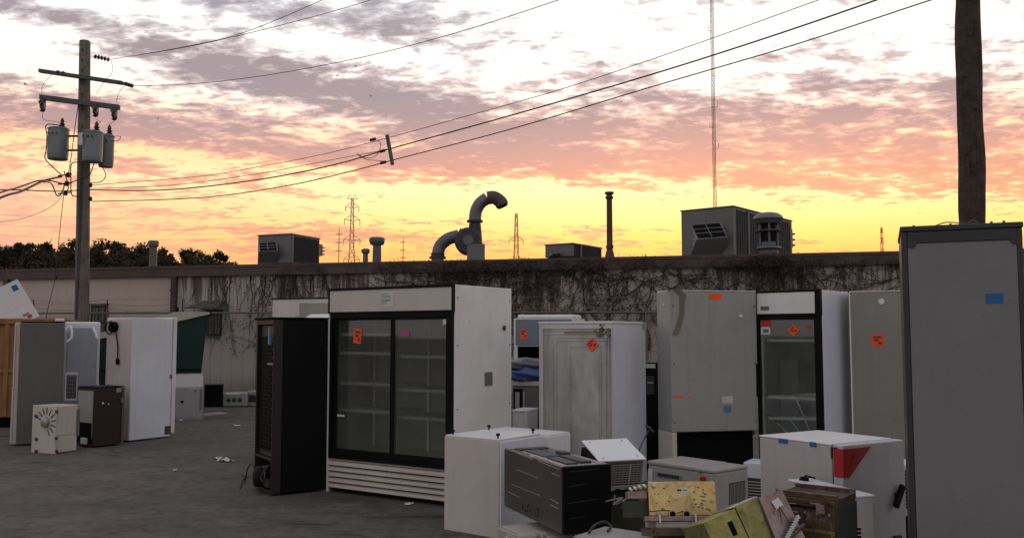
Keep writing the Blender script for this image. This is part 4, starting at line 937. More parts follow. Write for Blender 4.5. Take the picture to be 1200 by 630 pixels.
def hollow(f, mat, liner, z0, z1, wall=.05, face='F'):
    """open-fronted cabinet: outer skin from z=.0 to H with a cavity z0..z1"""
    W, D, H = f.W, f.D, f.H
    b = MB(); b.bx(-W/2, -W/2+wall, -D/2, D/2, .06, H); b.bx(W/2-wall, W/2, -D/2, D/2, .06, H); b.bx(-W/2+wall, W/2-wall, D/2-wall, D/2, .06, H)
    b.bx(-W/2+wall, W/2-wall, -D/2, D/2-wall, z1, H-.002); b.bx(-W/2+wall, W/2-wall, -D/2+.012, D/2-wall, .06, z0)
    o = b.build('cabinet', mat, f.root, .006)
    l = MB(); e = .003; yb = min(D/2-wall-.010, -D/2+.62); x0, x1 = -W/2+wall+e, W/2-wall-e
    l.bx(x0, x0+.008, -D/2+.02, D/2-wall-.012, z0+e, z1-e); l.bx(x1-.008, x1, -D/2+.02, D/2-wall-.012, z0+e, z1-e); l.bx(x0+.009, x1-.009, yb, yb+.008, z0+.013, z1-.013)
    l.bx(x0+.009, x1-.009, -D/2+.02, D/2-wall-.012, z0+e, z0+.012); l.bx(x0+.009, x1-.009, -D/2+.02, D/2-wall-.012, z1-.012, z1-e)
    l.build('liner', liner, o); return o
def wire_shelf(f, z, x0, x1, y0, y1, mat=M_WHITE_DIRTY, n=14, tilt=0, lip=.028):
    mb = MB()
    M = Matrix.Translation(((x0+x1)/2, 0, z)) @ Matrix.Rotation(tilt, 4, 'Y') @ Matrix.Translation((-(x0+x1)/2, 0, -z))
    for i in range(n):
        x = x0 + (x1-x0) * (i+.5)/n; mb.bx(x-.003, x+.003, y0, y1, z-.004, z+.002, M)
    for t in (.0, .33, .66, .97): mb.bx(x0, x1, y0 + (y1-y0)*t, y0 + (y1-y0)*t + .008, z-.012, z-.003, M)
    mb.bx(x0, x1, y0-.004, y0, z-lip*.6, z+lip*.4, M)
    return mb.build('shelf', mat, f.root)

M_SHELF = paint('shelf_wire_coating', (.27, .26, .24), .4, .4)
# ---- main two-door merchandiser
def main_cooler():
    f = fit('display_cooler', 533, 8.48, 387, 599.5, 33, 2.075, 'large white double glass door display cooler with louvred base, centre of the yard', 'display cooler')
    W, D, H = f.W, f.D, f.H; fr = f.root; Z0, Z1 = .37, 1.80
    hollow(f, M_WHITE, M_INTERIOR, Z0 + .02, Z1, .045)
    MB().bx(-W/2+.02, W/2-.02, -D/2+.03, D/2-.03, 0.01, .058).build('base', M_BLACK, fr)
    # header
    h = MB(); zt, zb = H - .004, 1.822; y0, y1 = -D/2-.035, -D/2-.003
    h.bx(-W/2-.004, W/2+.004, y0, y1, zt-.018, zt+.008); h.bx(-W/2-.004, W/2+.004, y0, y1, zb-.006, zb+.012)
    h.bx(-W/2-.004, -W/2+.012, y0, y1, zb+.012, zt-.018); h.bx(W/2-.016, W/2+.004, y0, y1, zb+.012, zt-.018)
    hd = h.build('header_frame', M_BLACK, fr); 
    MB().bx(-W/2+.0125, W/2-.0165, y0+.008, y1, zb+.0125, zt-.0185).build('header_panel', M_PINKBEIGE, fr)
    a, b = f.hit('F', 456, 351)
    nt_ = f.plate('notice', 'F', a, b, .17, .155, M_PAPER, t=.002, off=.029, rot=.02)
    tm = MB()
    for i, (wd_, hh) in enumerate(((.6, .012), (.85, .016), (.8, .008), (.85, .02), (.5, .012), (.3, .006))): f.plate('', 'F', a - .075*(1-wd_) - .005, b + .055 - i*.021, .145*wd_, hh*.6, M_INK, t=.001, off=.0312, mb=tm, build=False)
    tm.build('printed_text', paint('faded_print', (.25, .22, .22), .8, .1, bump=0), nt_)
    # door frames (sliding)
    def door(x0, x1, y, sidew, name):
        o = MB(); zt_, zb_ = Z1 + .012, Z0 - .0
        o.bx(x0, x1, y-.022, y, zt_-.065, zt_); o.bx(x0, x1, y-.022, y, zb_, zb_+.075); o.bx(x0, x0+sidew[0], y-.022, y, zb_+.075, zt_-.065); o.bx(x1-sidew[1], x1, y-.022, y, zb_+.075, zt_-.065)
        d = o.build(name, M_BLACK, fr, .004)
        MB().bx(x0+sidew[0]+.0005, x1-sidew[1]-.0005, y-.014, y-.008, zb_+.0755, zt_-.0655).build('glass', M_GLASS, d); return d
    xm = f.hit('F', 461.5, 440)[0]
    o = MB(); o.bx(-W/2+.022, -W/2+.06, -D/2-.03, -D/2-.003, Z0-.03, Z1+.018); o.bx(W/2-.042, W/2-.008, -D/2-.03, -D/2-.003, Z0-.03, Z1+.018); o.bx(-W/2+.06, W/2-.042, -D/2-.03, -D/2-.003, Z0-.03, Z0-.001); o.bx(-W/2+.06, W/2-.042, -D/2-.03, -D/2-.0255, Z1-.03, Z1+.018)
    o.build('door_frame', M_BLACK, fr, .004)
    door(-W/2+.062, xm+.03, -D/2+.012, (.05, .05), 'sliding_door'); door(xm-.03, W/2-.044, -D/2-.0015, (.05, .045), 'sliding_door')
    # shelves: pixel rows measured in the photo
    for i, py in enumerate((388, 410, 446, 478)):
        z = f.hit('F', 424, py)[1]; wire_shelf(f, z - .03, -W/2+.07, xm-.05, -D/2+.05, -D/2+.60, tilt=0, mat=M_SHELF, lip=.03)
    for i, py in enumerate((391, 414, 454, 487)):
        z = f.hit('F', 500, py)[1]; wire_shelf(f, z - .03, xm-.03, W/2-.07, -D/2+.05, -D/2+.60, tilt=0, mat=M_SHELF, lip=.03)
    st = MB()
    for x in (-W/2+.08, xm-.04, W/2-.08): st.bx(x-.012, x+.012, -D/2+.595, -D/2+.612, Z0+.03, Z1-.02)
    st.build('shelf_rail', M_WHITE_DIRTY, fr)
    # inside clutter
    # louvred base grille
    gmb = MB(); y = -D/2
    for i in range(5):
        z = .305 - i * .056
        gmb.prism([(y-.004, z+.012), (y-.035, z-.006), (y-.038, z-.028), (y-.030, z-.033), (y-.004, z-.012)], 'x', -W/2+.03, W/2-.004)
    gmb.build('louvre_grille', M_BEIGE, fr, .002)
    MB().bx(-W/2+.03, W/2-.004, y-.006, y-.001, .03, .32).build('grille_backing', M_BLACK, fr)
    MB().bx(-W/2-.001, -W/2+.028, y-.025, y-.002, .0, 1.815).build('corner_trim', M_WHITE_DIRTY, fr, .003)
    # stickers
    f.sticker('F', 419.5, 393.5, .105, .15, rot=-.1, off=.004); f.pplate('label', 'F', 470.5, 387, 481, 393.5, M_PINKL, t=.002, off=.018); f.pplate('label', 'F', 520.5, 373, 529, 380, M_PAPER, t=.002, off=.018); f.pplate('label', 'F', 395.5, 485, 404, 488, M_PAPER, t=.002, off=.003)
    a, b = f.hit('R', 590.5, 384); mb = MB(); mb.cyl((W/2, a, b), (W/2+.012, a, b), .026, n=14); mb.build('plug', paint('dark_red_plastic', (.12, .012, .015), .4, .2), fr)
    v = f.pplate('vent_plate', 'R', 568, 436, 576.5, 451, M_GREY, t=.008)
    for i in range(5): pass
    screws(f, 'R', [(-D/2+.04, z) for z in (.3, .9, 1.5, 1.95)] + [(D/2-.04, z) for z in (.3, .9, 1.5, 1.95)], .006)
    return f
MAIN = main_cooler()

def black_cooler():
    f = fit('upright_cooler', 318.5, 9.03, 297, 385, 58, 1.765, 'black upright cooler with exposed rear coil grid, left of the double glass door one', 'cooler')
    W, D, H = f.W, f.D, f.H; fr = f.root
    MB().bx(-W/2+.06, W/2, -D/2+.12, D/2, .02, H-.01).build('cabinet', M_BLACK, fr, .01)
    MB().bx(-W/2, W/2+.012, -D/2, D/2+.004, H-.009, H+.012).build('top_cap', M_BLACK_M, fr, .006)
    # rear open frame on the left face
    e = MB()
    for x in (-W/2+.06, W/2-.02): e.bx(x, x+.02, -D/2+.02, -D/2+.118, .02, H-.012)
    e.bx(-W/2+.08, W/2-.02, -D/2+.02, -D/2+.10, H-.06, H-.012); e.bx(-W/2+.08, W/2-.02, -D/2+.02, -D/2+.10, .02, .05); e.bx(-W/2+.08, W/2-.02, -D/2+.02, -D/2+.10, .34, .36)
    e.build('rear_frame', paint('tarnished_frame', (.018, .017, .016), .5, .5, .2), fr, .003)
    co = MB(); n_ = 27; pts = []
    for i in range(n_):
        z = .45 + (H-.65) * i/(n_-1); a, b = (-W/2+.10, W/2-.10) if i % 2 == 0 else (W/2-.10, -W/2+.10)
        pts += [(a, -D/2+.045, z), (b, -D/2+.045, z)]
    co.tube(pts, .007, 6)
    for i in range(16): x = -W/2+.10 + (W-.2) * i/15; co.bx(x-.002, x+.002, -D/2+.034, -D/2+.038, .42, H-.18)
    co.build('condenser_coil', M_BLACK, fr)
    MB().bx(-W/2+.08, W/2-.022, -D/2+.06, -D/2+.09, .37, H-.07).build('rear_panel', M_DARKM, fr)
    c = MB(); c.lathe([(.02, .06), (.10, .07), (.11, .12), (.11, .2), (.08, .26), (.02, .27)], (.05, -D/2+.03, 0), 16); c.build('compressor', M_BLACK, fr, smooth=True)
    w = MB(); 
    for k_ in range(6): 
        rnd = random.Random(k_); w.tube(smooth_path([(W/2-.06 - rnd.random()*.3, -D/2+.01, .08 + rnd.random()*.05), (W/2-.05 - rnd.random()*.3, -D/2-.03, .16), (W/2-.1 - rnd.random()*.25, -D/2+.0, .24), (W/2-.04, -D/2+.01, .30)], 5), .006, 5)
    w.build('wiring', M_DARKM, fr)
    b = MB(); b.bx(W/2-.13, W/2-.04, -D/2+.0, -D/2+.05, .08, .16); b.bx(W/2-.24, W/2-.16, -D/2+.0, -D/2+.05, .2, .27); b.build('relay_box', M_DARKM, fr, .004)
    h = MB(); h.bx(W/2-.14, W/2+.002, -D/2-.0, -D/2+.018, 1.30, 1.315); h.bx(W/2-.12, W/2-.10, -D/2-.0, -D/2+.018, 1.5, 1.68); h.build('bracket', M_GALV_D, fr); MB().bx(W/2-.10, W/2-.04, -D/2+.0, -D/2+.02, 1.50, 1.62).build('blue_tag', M_TAPE, fr)
    # power lead trailing on the ground
    g = [gnd(x, y) for x, y in ((297, 567), (291, 570), (285, 568), (282, 562))]; up = [at(297, 548, 9.2), at(292, 541, 9.3)]
    c = MB().tube(smooth_path([at(299, 556, 9.25), at(296, 543, 9.4), at(290, 549, 9.5), gnd(287, 563, .012), gnd(281, 572, .008), gnd(284, 562, .008), gnd(289, 558, .008), gnd(283, 556, .008)], 8), .007, 6).build('power_lead', M_WIRE)
    tag(c, 'thin black power lead trailing on the asphalt beside the black cooler', 'cable')
black_cooler()

def back_header_cooler():
    f = fit('display_cooler', 396, 11.2, 318.5, 470, 22, 2.055, 'white topped cooler partly hidden behind the black cooler', 'display cooler', mind=.8)
    W, D, H = f.W, f.D, f.H
    MB().bx(-W/2, W/2, -D/2, D/2, .03, H-.27).build('cabinet', M_BLACK, f.root, .01)
    MB().bx(-W/2, W/2, -D/2, D/2, H-.269, H).build('header', M_WHITE_DIRTY, f.root, .01)
    MB().bx(-W/2-.005, W/2+.005, -D/2-.01, D/2, H+.001, H+.014).build('top_trim', M_BLACK, f.root)
    f.pplate('grey_panel', 'F', 351, 355, 384, 392, M_GALV_D, t=.006)
    fr = f.plate('door', 'F', 0, .9, W*.96, 1.7, M_BLACK, t=.03); f.plate('glass', 'F', -W*.02, .9, W*.8, 1.5, M_GLASS_G, t=.004, off=.031, parent=fr)
    f.pplate('label', 'F', 343, 368, 348, 374, M_PAPER, t=.003, off=.032)
back_header_cooler()
f = fit('refrigerator', 392, 10.35, 357, 420, 20, 1.84, 'white round topped fridge barely showing above the black cooler', 'fridge', mind=.6)
shell(f, M_WHITE, bevel=.05, z0=.02); MB().bx(-f.W/2+.02, f.W/2-.02, -f.D/2-.06, -f.D/2-.004, .05, f.H-.03).build('door', M_WHITE, f.root, .03)

# ---- cluster right of the main cooler
f = fit('display_cooler', 672, 11.4, 602, 720, 15, 1.81, 'white cooler with blue grey header and orange sticker, behind the plastic sacks', 'display cooler', mind=.8)
W, D, H = f.W, f.D, f.H
hollow(f, M_WHITE, M_BLACK, .5, 1.45, .05); MB().bx(-W/2+.03, W/2-.02, -D/2-.02, -D/2-.003, 1.47, H-.01).build('header', paint('blue_grey_panel', (.16, .21, .25), .25, .3), f.root, .004)
MB().bx(-W/2+.02, W/2-.02, -D/2+.1, D/2-.1, H+.001, H+.05).build('top_lid', M_WHITE, f.root, .03)
f.sticker('F', 614, 391, .085, .13, rot=.06, off=.021)
f = fit('cabinet', 648, 10.3, 600.8, 670, 14, 1.07, 'dark grey cabinet with beige top carrying blue plastic sacks, behind the double door cooler', 'cabinet', mind=.6)
W, D, H = f.W, f.D, f.H
MB().bx(-W/2, W/2, -D/2, D/2, .02, H-.055).build('cabinet_body', M_GREY, f.root, .008); MB().bx(-W/2-.01, W/2+.01, -D/2-.02, D/2, H-.054, H).build('top', M_BEIGE, f.root, .008)
o = f.pplate('control_recess', 'F', 602, 455, 612.5, 483, M_BLACK, t=.006); f.pplate('control_strip', 'F', 604, 459, 609, 480, M_GALV, t=.004, off=.007, parent=o); f.plate('edge_trim', 'F', *f.hit('F', 614, 474), .02, .3, M_GALV, t=.01)
CABT = f
def sack(px, py, w, h, d, Y, mat, label, seed, z):
    rnd = random.Random(seed); p = at(px, py, Y); bm = bmesh.new(); bmesh.ops.create_icosphere(bm, subdivisions=4, radius=1)
    for v in bm.verts:
        c = v.co; k_ = 1 + .06*math.sin(c.x*7+seed) * math.cos(c.y*5+seed) + .05*math.sin(c.z*9+c.x*4)
        zc = max(c.z, -.45); v.co = Vector((c.x*w*k_, c.y*d*k_, zc*h*k_ + .03*h*math.sin(c.x*11+seed)))
    me = bpy.data.meshes.new('sack'); bm.to_mesh(me); bm.free(); me.materials.append(mat)
    for q in me.polygons: q.use_smooth = True
    o = bpy.data.objects.new('plastic_sack', me); COL.objects.link(o); o.location = (p.x, Y, z + h*.45); tag(o, label, 'sack', 'plastic sacks on the grey cabinet')
sack(620, 436, .30, .12, .24, 10.55, M_BLUEBAG, 'shiny dark blue plastic sack lying on the beige topped cabinet', 3, 1.07)
sack(617, 424, .27, .09, .22, 10.62, paint('grey_film', (.07, .075, .09), .4, .3), 'grey plastic sack on top of the blue one', 8, 1.20)
f = fit('cabinet', 618, 9.75, 600.5, 632, 20, .77, 'small white box standing low in the gap behind the double door cooler', 'cabinet', mind=.35); shell(f, M_WHITE_DIRTY, z0=.01); f.plate('lid', 'T', 0, 0, f.W+.01, f.D+.01, M_WHITE, t=.02, bevel=.004)
MB().bx(-f.W/2+.03, f.W/2-.03, -f.D/2-.012, -f.D/2-.002, .06, f.H-.08).build('door', M_WHITE_DIRTY, f.root, .006)

# ---- freezer with exposed steel liner door
def liner_freezer():
    f = fit('freezer', 718.5, 9.05, 633.5, 756.5, 30, 1.73, 'white freezer with bare dented steel inner panel and orange diamond sticker facing the yard', 'freezer')
    W, D, H = f.W, f.D, f.H; fr = f.root
    MB().bx(-W/2, W/2, -D/2, D/2, .03, H-.02).build('cabinet', M_WHITE_BLUE, fr, .008)
    MB().bx(-W/2-.006, W/2+.006, -D/2-.04, D/2+.004, H-.019, H+.008).build('top', M_WHITE, fr, .004)
    e = MB(); y0, y1 = -D/2-.035, -D/2-.003; e.bx(-W/2, -W/2+.045, y0, y1, .05, H-.022); e.bx(W/2-.006, W/2, y0, y1, .05, H-.022); e.bx(-W/2+.045, W/2-.006, y0, y1, H-.07, H-.022); e.bx(-W/2+.045, W/2-.006, y0, y1, .05, .12)
    e.build('door_rim', M_WHITE_DIRTY, fr, .006)
    pan = MB().bx(-W/2+.046, W/2-.007, -D/2-.018, -D/2-.004, .121, H-.071).build('steel_panel', M_STEEL_P, fr)
    # pressed ridges, nested frames open at the bottom
    rg = MB(); x0, x1, zt = -W/2+.055, W/2-.02, H-.085
    for k_, (dx, dz) in enumerate(((.0, .0), (.035, .035), (.10, .07), (.14, .10), (.30, .16))):
        for (a, b, c, d) in ((x0+dx, x0+dx+.008, .14, zt-dz), (x1-dx*.35-.008, x1-dx*.35, .14, zt-dz)):
            rg.bx(a, b, -D/2-.026, -D/2-.0175, c, d)
        rg.bx(x0+dx, x1-dx*.35, -D/2-.026, -D/2-.0175, zt-dz-.008, zt-dz)
    rg.build('pressed_ridge', M_STEEL_P, pan, .002)
    # raised centre sheet
    MB().bx(x0+.34, x1-.13, -D/2-.024, -D/2-.0175, .18, zt-.22).build('centre_sheet', M_STEEL_P, pan, .003)
    f.pplate('brass_strip', 'F', 662, 388.5, 700, 391, paint('brassy_seal', (.35, .28, .12), .4, .5, .6), t=.008, off=.019)
    # torn insulation in the corner
    mb = MB(); rnd = random.Random(5); a, b = f.hit('F', 707, 389)
    for i in range(16):
        c = Vector((a + rnd.gauss(0, .035), -D/2-.03, b + rnd.gauss(0, .03))); u = Vector((rnd.gauss(0, 1), rnd.gauss(0, .4), rnd.gauss(0, 1))).normalized() * rnd.uniform(.015, .035)
        mb.box(c, (.03*rnd.random()+.01, .012, .03*rnd.random()+.01), Matrix.Translation(c) @ Matrix.Rotation(rnd.uniform(0, 3), 4, 'Y') @ Matrix.Translation(-c))
    mb.build('torn_insulation', M_TAPE_B, fr)
    f.sticker('F', 695, 403.5, .105, .105, rot=.72, off=.027)
    f.sticker('F', 663, 515, .12, .13, off=.019, mat=M_PAPER, style=1); o = f.pplate('switch_plate', 'F', 643, 506, 648, 520, M_BLACK, t=.02, off=.019)
    f.pplate('hinge', 'R', 753, 377, 757, 385, M_GALV, t=.01)
    w = MB().tube(smooth_path([at(762, 500, 9.1), at(758, 508, 8.9), at(752, 520, 8.8), at(747, 532, 8.7)], 6), .008, 6); w.tube([at(757, 498, 9.0), at(766, 506, 9.0)], .014, 6)
    tag(w.build('broken_bracket', M_DARKM), 'thin bent dark rod at the right side of the steel panelled freezer', 'rod')
def steelp():
    m, nt, b = newmat('scuffed_steel_liner'); tc = N(nt, 'ShaderNodeTexCoord').outputs['Object']
    v = noise(nt, tc, 2.2, 6, .62, sc=(1.6, 1, .5)); s_ = noise(nt, tc, 6, 6, .7, sc=(7, 1, .25)); blot = noise(nt, tc, 1.4, 4, .5, off=(3, 0, 2))
    c = ramp(nt, v, [(.3, (.36, .355, .35)), (.5, (.50, .50, .49)), (.7, (.66, .67, .66))]); c = mixc(nt, ramp(nt, s_, [(.5, 0.0), (.75, .3)]), c, (.26, .26, .25)); c = mixc(nt, ramp(nt, blot, [(.5, 0.0), (.62, .25)]), c, (.24, .22, .20))
    nt.links.new(c, b.inputs['Base Color']); b.inputs['Metallic'].default_value = .55; nt.links.new(math_(nt, 'ADD', math_(nt, 'MULTIPLY', v, .35), .22), b.inputs['Roughness'])
    bp = N(nt, 'ShaderNodeBump'); bp.inputs['Strength'].default_value = .5; bp.inputs['Distance'].default_value = .02; nt.links.new(noise(nt, tc, 2.5, 3), bp.inputs['Height']); nt.links.new(bp.outputs[0], b.inputs['Normal']); return m
M_STEEL_P = steelp()
liner_freezer()
f = fit('cabinet', 792, 10.4, 748, 800, 20, 1.28, 'narrow black appliance in the gap left of the taped wide fridge', 'cabinet', mind=.5)
shell(f, M_BLACK, z0=.02); f.pplate('vent_grille', 'F', 757, 440, 767, 462, M_DARKM, t=.006); f.pplate('top_rim', 'F', 752, 426, 768, 431, M_WHITE_DIRTY, t=.008)
f.pplate('handle', 'F', 759, 447, 766, 449, M_GALV, t=.012, off=.007)

# ---- big grey fridge with brown tape
def tape_fridge():
    f = fit('refrigerator', 786, 9.3, 770, 887, 78, 2.05, 'wide grey fridge with brown tape peeling from its top and black open base', 'fridge')
    # wide face is R
    W, D, H = f.W, f.D, f.H; fr = f.root; zb = .60
    MB().bx(-W/2, W/2, -D/2, D/2, zb, H).build('cabinet', M_GALV_D, fr, .01)
    MB().bx(-W/2+.01, W/2-.10, -D/2+.01, D/2-.01, .0, zb-.003).build('base_cavity', M_BLACK_M, fr, .02)
    MB().bx(-W/2, W/2, -D/2-.0, -D/2+.055, .0, zb-.001).build('base_side', M_WHITE_DIRTY, fr, .006)
    MB().bx(-W/2+.004, W/2+.004, -D/2+.002, D/2-.002, H+.001, H+.014).build('top_edge', M_WHITE_DIRTY, fr, .004)
    # brown tape hanging in a crooked strip
    P_ = [(793, 340), (800, 345), (799, 357), (799, 368), (795, 382), (791, 392)]; pts = [f.hit('R', a, b) for a, b in P_]; mb = MB(); n = len(pts); wv = [.05, .045, .03, .03, .035, .035]; vs = []
    for (a, b), w_ in zip(pts, wv): vs += [(W/2+.006, a-w_/1.3, b), (W/2+.010, a+w_/1.3, b)]
    vs2 = [(x+.004, y, z) for x, y, z in vs]; m0 = len(vs); fs = []
    for i in range(n-1): fs += [(2*i, 2*i+1, 2*i+3, 2*i+2), (m0+2*i, m0+2*i+2, m0+2*i+3, m0+2*i+1), (2*i, 2*i+2, m0+2*i+2, m0+2*i), (2*i+1, m0+2*i+1, m0+2*i+3, 2*i+3)]
    mb.add(vs + vs2, fs); a0, b0 = pts[0]; mb.bx(W/2-.08, W/2+.008, a0-.10, a0+.07, H+.0145, H+.020); mb.build('peeling_tape', M_TAPE_B, fr)
    f.pplate('sticker', 'R', 831, 344, 845.5, 351, M_ORANGE, t=.002); f.pplate('paint_mark', 'R', 789, 463.2, 800, 465.6, M_ORANGE, t=.0015); f.pplate('paint_mark', 'R', 800, 464, 811, 464.9, M_ORANGE, t=.0015)
    a, b = f.hit('R', 868, 370); MB().cyl((W/2, a, b), (W/2+.01, a, b), .018, n=12).build('plug', M_WHITE_CLEAN, fr)
    f.pplate('label', 'R', 846, 464, 859, 472, M_WHITE_DIRTY, t=.0015); f.pplate('blue_label', 'R', 848, 475, 857, 483, paint('faded_blue_label', (.08, .22, .32), .6, .4), t=.002)
    a, b = f.hit('F', 778, 357)
    mb = MB(); mb.cyl((a, -D/2, b), (a, -D/2-.01, b), .016, n=10); mb.build('plug', M_WHITE_CLEAN, fr)
    screws(f, 'R', [(-D/2+.03, z) for z in (.7, 1.3, 1.9)] + [(D/2-.03, z) for z in (.7, 1.3, 1.9)], .007, M_DARKM)
tape_fridge()

def single_cooler():
    f = fit('display_cooler', 964, 9.1, 888.5, 995.5, 42, 2.055, 'white cooler with one black framed glass door, behind the red triangle incubator', 'display cooler')
    W, D, H = f.W, f.D, f.H; fr = f.root; Z0, Z1 = .38, 1.80
    hollow(f, M_WHITE_BLUE, M_INTERIOR, Z0, Z1, .05)
    h = MB(); y0, y1 = -D/2-.05, -D/2-.003; zt, zb = H+.004, 1.815
    h.bx(-W/2, W/2+.006, y0, y1, zt-.02, zt+.004); h.bx(-W/2, W/2+.006, y0, y1, zb-.018, zb+.004); h.bx(-W/2, -W/2+.014, y0, y1, zb+.004, zt-.02); h.bx(W/2-.055, W/2+.006, y0, y1, zb+.004, zt-.02)
    h.build('header_frame', M_BLACK, fr, .003); MB().bx(-W/2+.0145, W/2-.0555, y0+.006, y1, zb+.0045, zt-.0205).build('header_panel', M_WHITE, fr)
    f.pplate('badge', 'F', 893.5, 359, 903.5, 363.2, M_GREY, t=.003, off=.045)
    o = MB(); x0, x1 = -W/2+.004, W/2; d0, d1 = -D/2-.045, -D/2-.003; o.bx(x0, x1, d0, d1, Z1-.045, Z1-.006); o.bx(x0, x1, d0, d1, .30, .37); o.bx(x0, x0+.035, d0, d1, .37, Z1-.045); o.bx(x1-.07, x1, d0, d1, .37, Z1-.045)
    d = o.build('door', M_BLACK, fr, .004); MB().bx(x0+.0355, x1-.0705, d0+.014, d0+.020, .3705, Z1-.0455).build('glass', M_GLASS_G, d)
    MB().bx(x0-.02, x0+.03, d0-.045, d0-.003, .95, 1.30).build('handle', M_BLACK, d, .008)
    MB().bx(-W/2, W/2, -D/2-.03, -D/2-.003, .06, .29).build('grille', M_WHITE_DIRTY, fr, .004); MB().bx(-W/2+.03, W/2-.03, -D/2+.03, D/2-.03, .0, .058).build('base', M_BLACK, fr)
    for py, tl in ((395, 0), (462, .0), (487, -.05)):
        a, z = f.hit('F', 925, py); wire_shelf(f, z-.03, -W/2+.06, W/2-.10, -D/2+.08, D/2-.1, tilt=tl)
    rd = MB(); rd.tube([(W*.05, -D/2+.06, Z0+.55), (W*.32, -D/2+.10, Z0+.04)], .008, 6); rd.tube([(-W*.1, -D/2+.1, Z0+.35), (W*.2, -D/2+.2, Z0+.02)], .007, 6); rd.tube([(-W*.3, -D/2+.1, Z0+.3), (W*.05, -D/2+.2, Z0+.02)], .007, 6)
    rd.build('fallen_shelf_rod', M_WHITE_DIRTY, fr)
    MB().bx(-W*.36, -W*.08, -D/2+.3, -D/2+.5, Z0+.012, Z0+.95).build('inner_panel', M_GREY, fr)
    f.sticker('F', 931.5, 387, .092, .092, rot=.72, off=.033); f.pplate('red_label', 'F', 893.5, 374.5, 904.5, 382.5, M_REDL, t=.002, off=.033); lb = f.pplate('label', 'F', 893.5, 383, 904.5, 391.5, M_PAPER, t=.002, off=.033)
    f.pplate('printing', 'F', 896, 385.5, 902.5, 389.5, M_GREY, t=.001, off=.0352, parent=lb); f.pplate('small_label', 'F', 946, 381, 951, 385, M_REDL, t=.002, off=.033)
    w = MB().tube(smooth_path([(x0-.02, d0-.02, 1.0), (x0-.05, d0-.05, .92), (x0-.03, d0-.04, .8), (x0-.04, d0-.03, .55)], 6), .008, 6); w.build('dangling_lead', M_WIRE, fr)
single_cooler()
f = fitF('refrigerator', 996.5, 9.35, 1110, 8.95, .6, 2.05, 'plain grey green fridge with square orange sticker, right of the single door cooler', 'fridge')
MB().bx(-f.W/2, f.W/2, -f.D/2, f.D/2, .02, f.H-.012).build('cabinet', paint('greenish_grey_sheet', (.27, .27, .245), .45, .35, .2), f.root, .01)
MB().bx(-f.W/2-.002, f.W/2+.002, -f.D/2-.004, f.D/2, f.H-.011, f.H+.003).build('top', M_WHITE_DIRTY, f.root, .004); MB().bx(-f.W/2-.006, -f.W/2+.010, -f.D/2-.012, -f.D/2-.002, .02, f.H-.014).build('edge_trim', M_WHITE, f.root, .003)
f.sticker('F', 1028.5, 398.5, .12, .12, rot=-.04)
a, b = f.hit('F', 1033, 353); MB().cyl((a, -f.D/2, b), (a, -f.D/2-.01, b), .03, n=16).build('plug', M_WHITE_CLEAN, f.root)

# ---- nearest fridge at the right
def front_fridge():
    f = fitF('refrigerator', 1059.5, 5.08, 1202.5, 4.85, .7, 2.20, 'nearest fridge, tall dark framed grey panel with blue tape, at the right edge', 'fridge')
    W, D, H = f.W, f.D, f.H; fr = f.root
    MB().bx(-W/2, W/2, -D/2, D/2, .03, H-.02).build('cabinet', M_GREY_FR, fr, .012)
    e = MB(); y0, y1 = -D/2-.02, -D/2-.002; e.bx(-W/2, -W/2+.030, y0, y1, .03, H-.02); e.bx(W/2-.028, W/2, y0, y1, .03, H-.02); e.bx(-W/2+.032, W/2-.028, y0, y1, H-.085, H-.02); e.bx(-W/2+.032, W/2-.028, y0, y1, .03, .12)
    e.build('door_frame', M_GREY_FR, fr, .004); MB().bx(-W/2+.033, W/2-.029, y0+.006, y1, .121, H-.086).build('door_panel', M_GREY_P, fr)
    MB().bx(-W/2-.006, W/2+.006, -D/2-.026, D/2, H-.019, H+.012).build('top_cap', M_GREY_FR, fr, .006)
    screws(f, 'F', [f.hit('F', 1068, 286), f.hit('F', 1189, 281)], .024, M_DARKM, off=.016)
    f.pplate('blue_tape', 'F', 1154.5, 344, 1175.5, 355.5, M_TAPE, t=.0012, off=.0145)
    mb = MB(); rnd = random.Random(2)
    for k_ in range(7): x = -W/2+.04 + rnd.random()*(W-.1); mb.cyl((x, -D/2+.02, H+.012), (x, -D/2+.02, H+.020+rnd.random()*.006), .007, n=8)
    mb.build('screw', M_DARKM, fr)
    w = MB().tube(smooth_path([(-W*.2, -D/2+.02, H+.014), (-W*.1, -D/2+.02, H+.03), (W*.05, -D/2+.03, H+.02), (W*.12, -D/2+.02, H+.034), (W*.16, -D/2+.04, H+.014)], 6), .0035, 5); w.build('loose_wire', M_TAPE_B, fr)
front_fridge()

# ---- upturned white cabinets with feet on top
f = fit('cabinet', 585, 7.18, 521.5, 634, 37, .762, 'upturned white cabinet with little black feet on top, in front of the double door cooler', 'cabinet')
shell(f, M_PINKBEIGE, 'left_panel', bevel=.006)
MB().bx(f.W/2+.001, f.W/2+.018, -f.D/2+.004, f.D/2-.004, .0, f.H-.01).build('side_panel', M_WHITE_BLUE, f.root, .004); MB().bx(-f.W/2+.005, f.W/2-.005, -f.D/2+.006, f.D/2-.004, f.H+.001, f.H+.012).build('base_plate', M_WHITE, f.root, .004); f.H += .012; feet(f, .017, top=True); f.H -= .012
f = fit('cabinet', 643, 7.78, 566, 664, 37, .732, 'second upturned white cabinet, lying just behind the one with black feet', 'cabinet', mind=.34)
shell(f, M_WHITE, bevel=.01); MB().bx(-f.W/2+.01, f.W/2-.005, -f.D/2+.01, f.D/2-.01, f.H+.001, f.H+.010).build('base_plate', M_WHITE_CLEAN, f.root, .004)

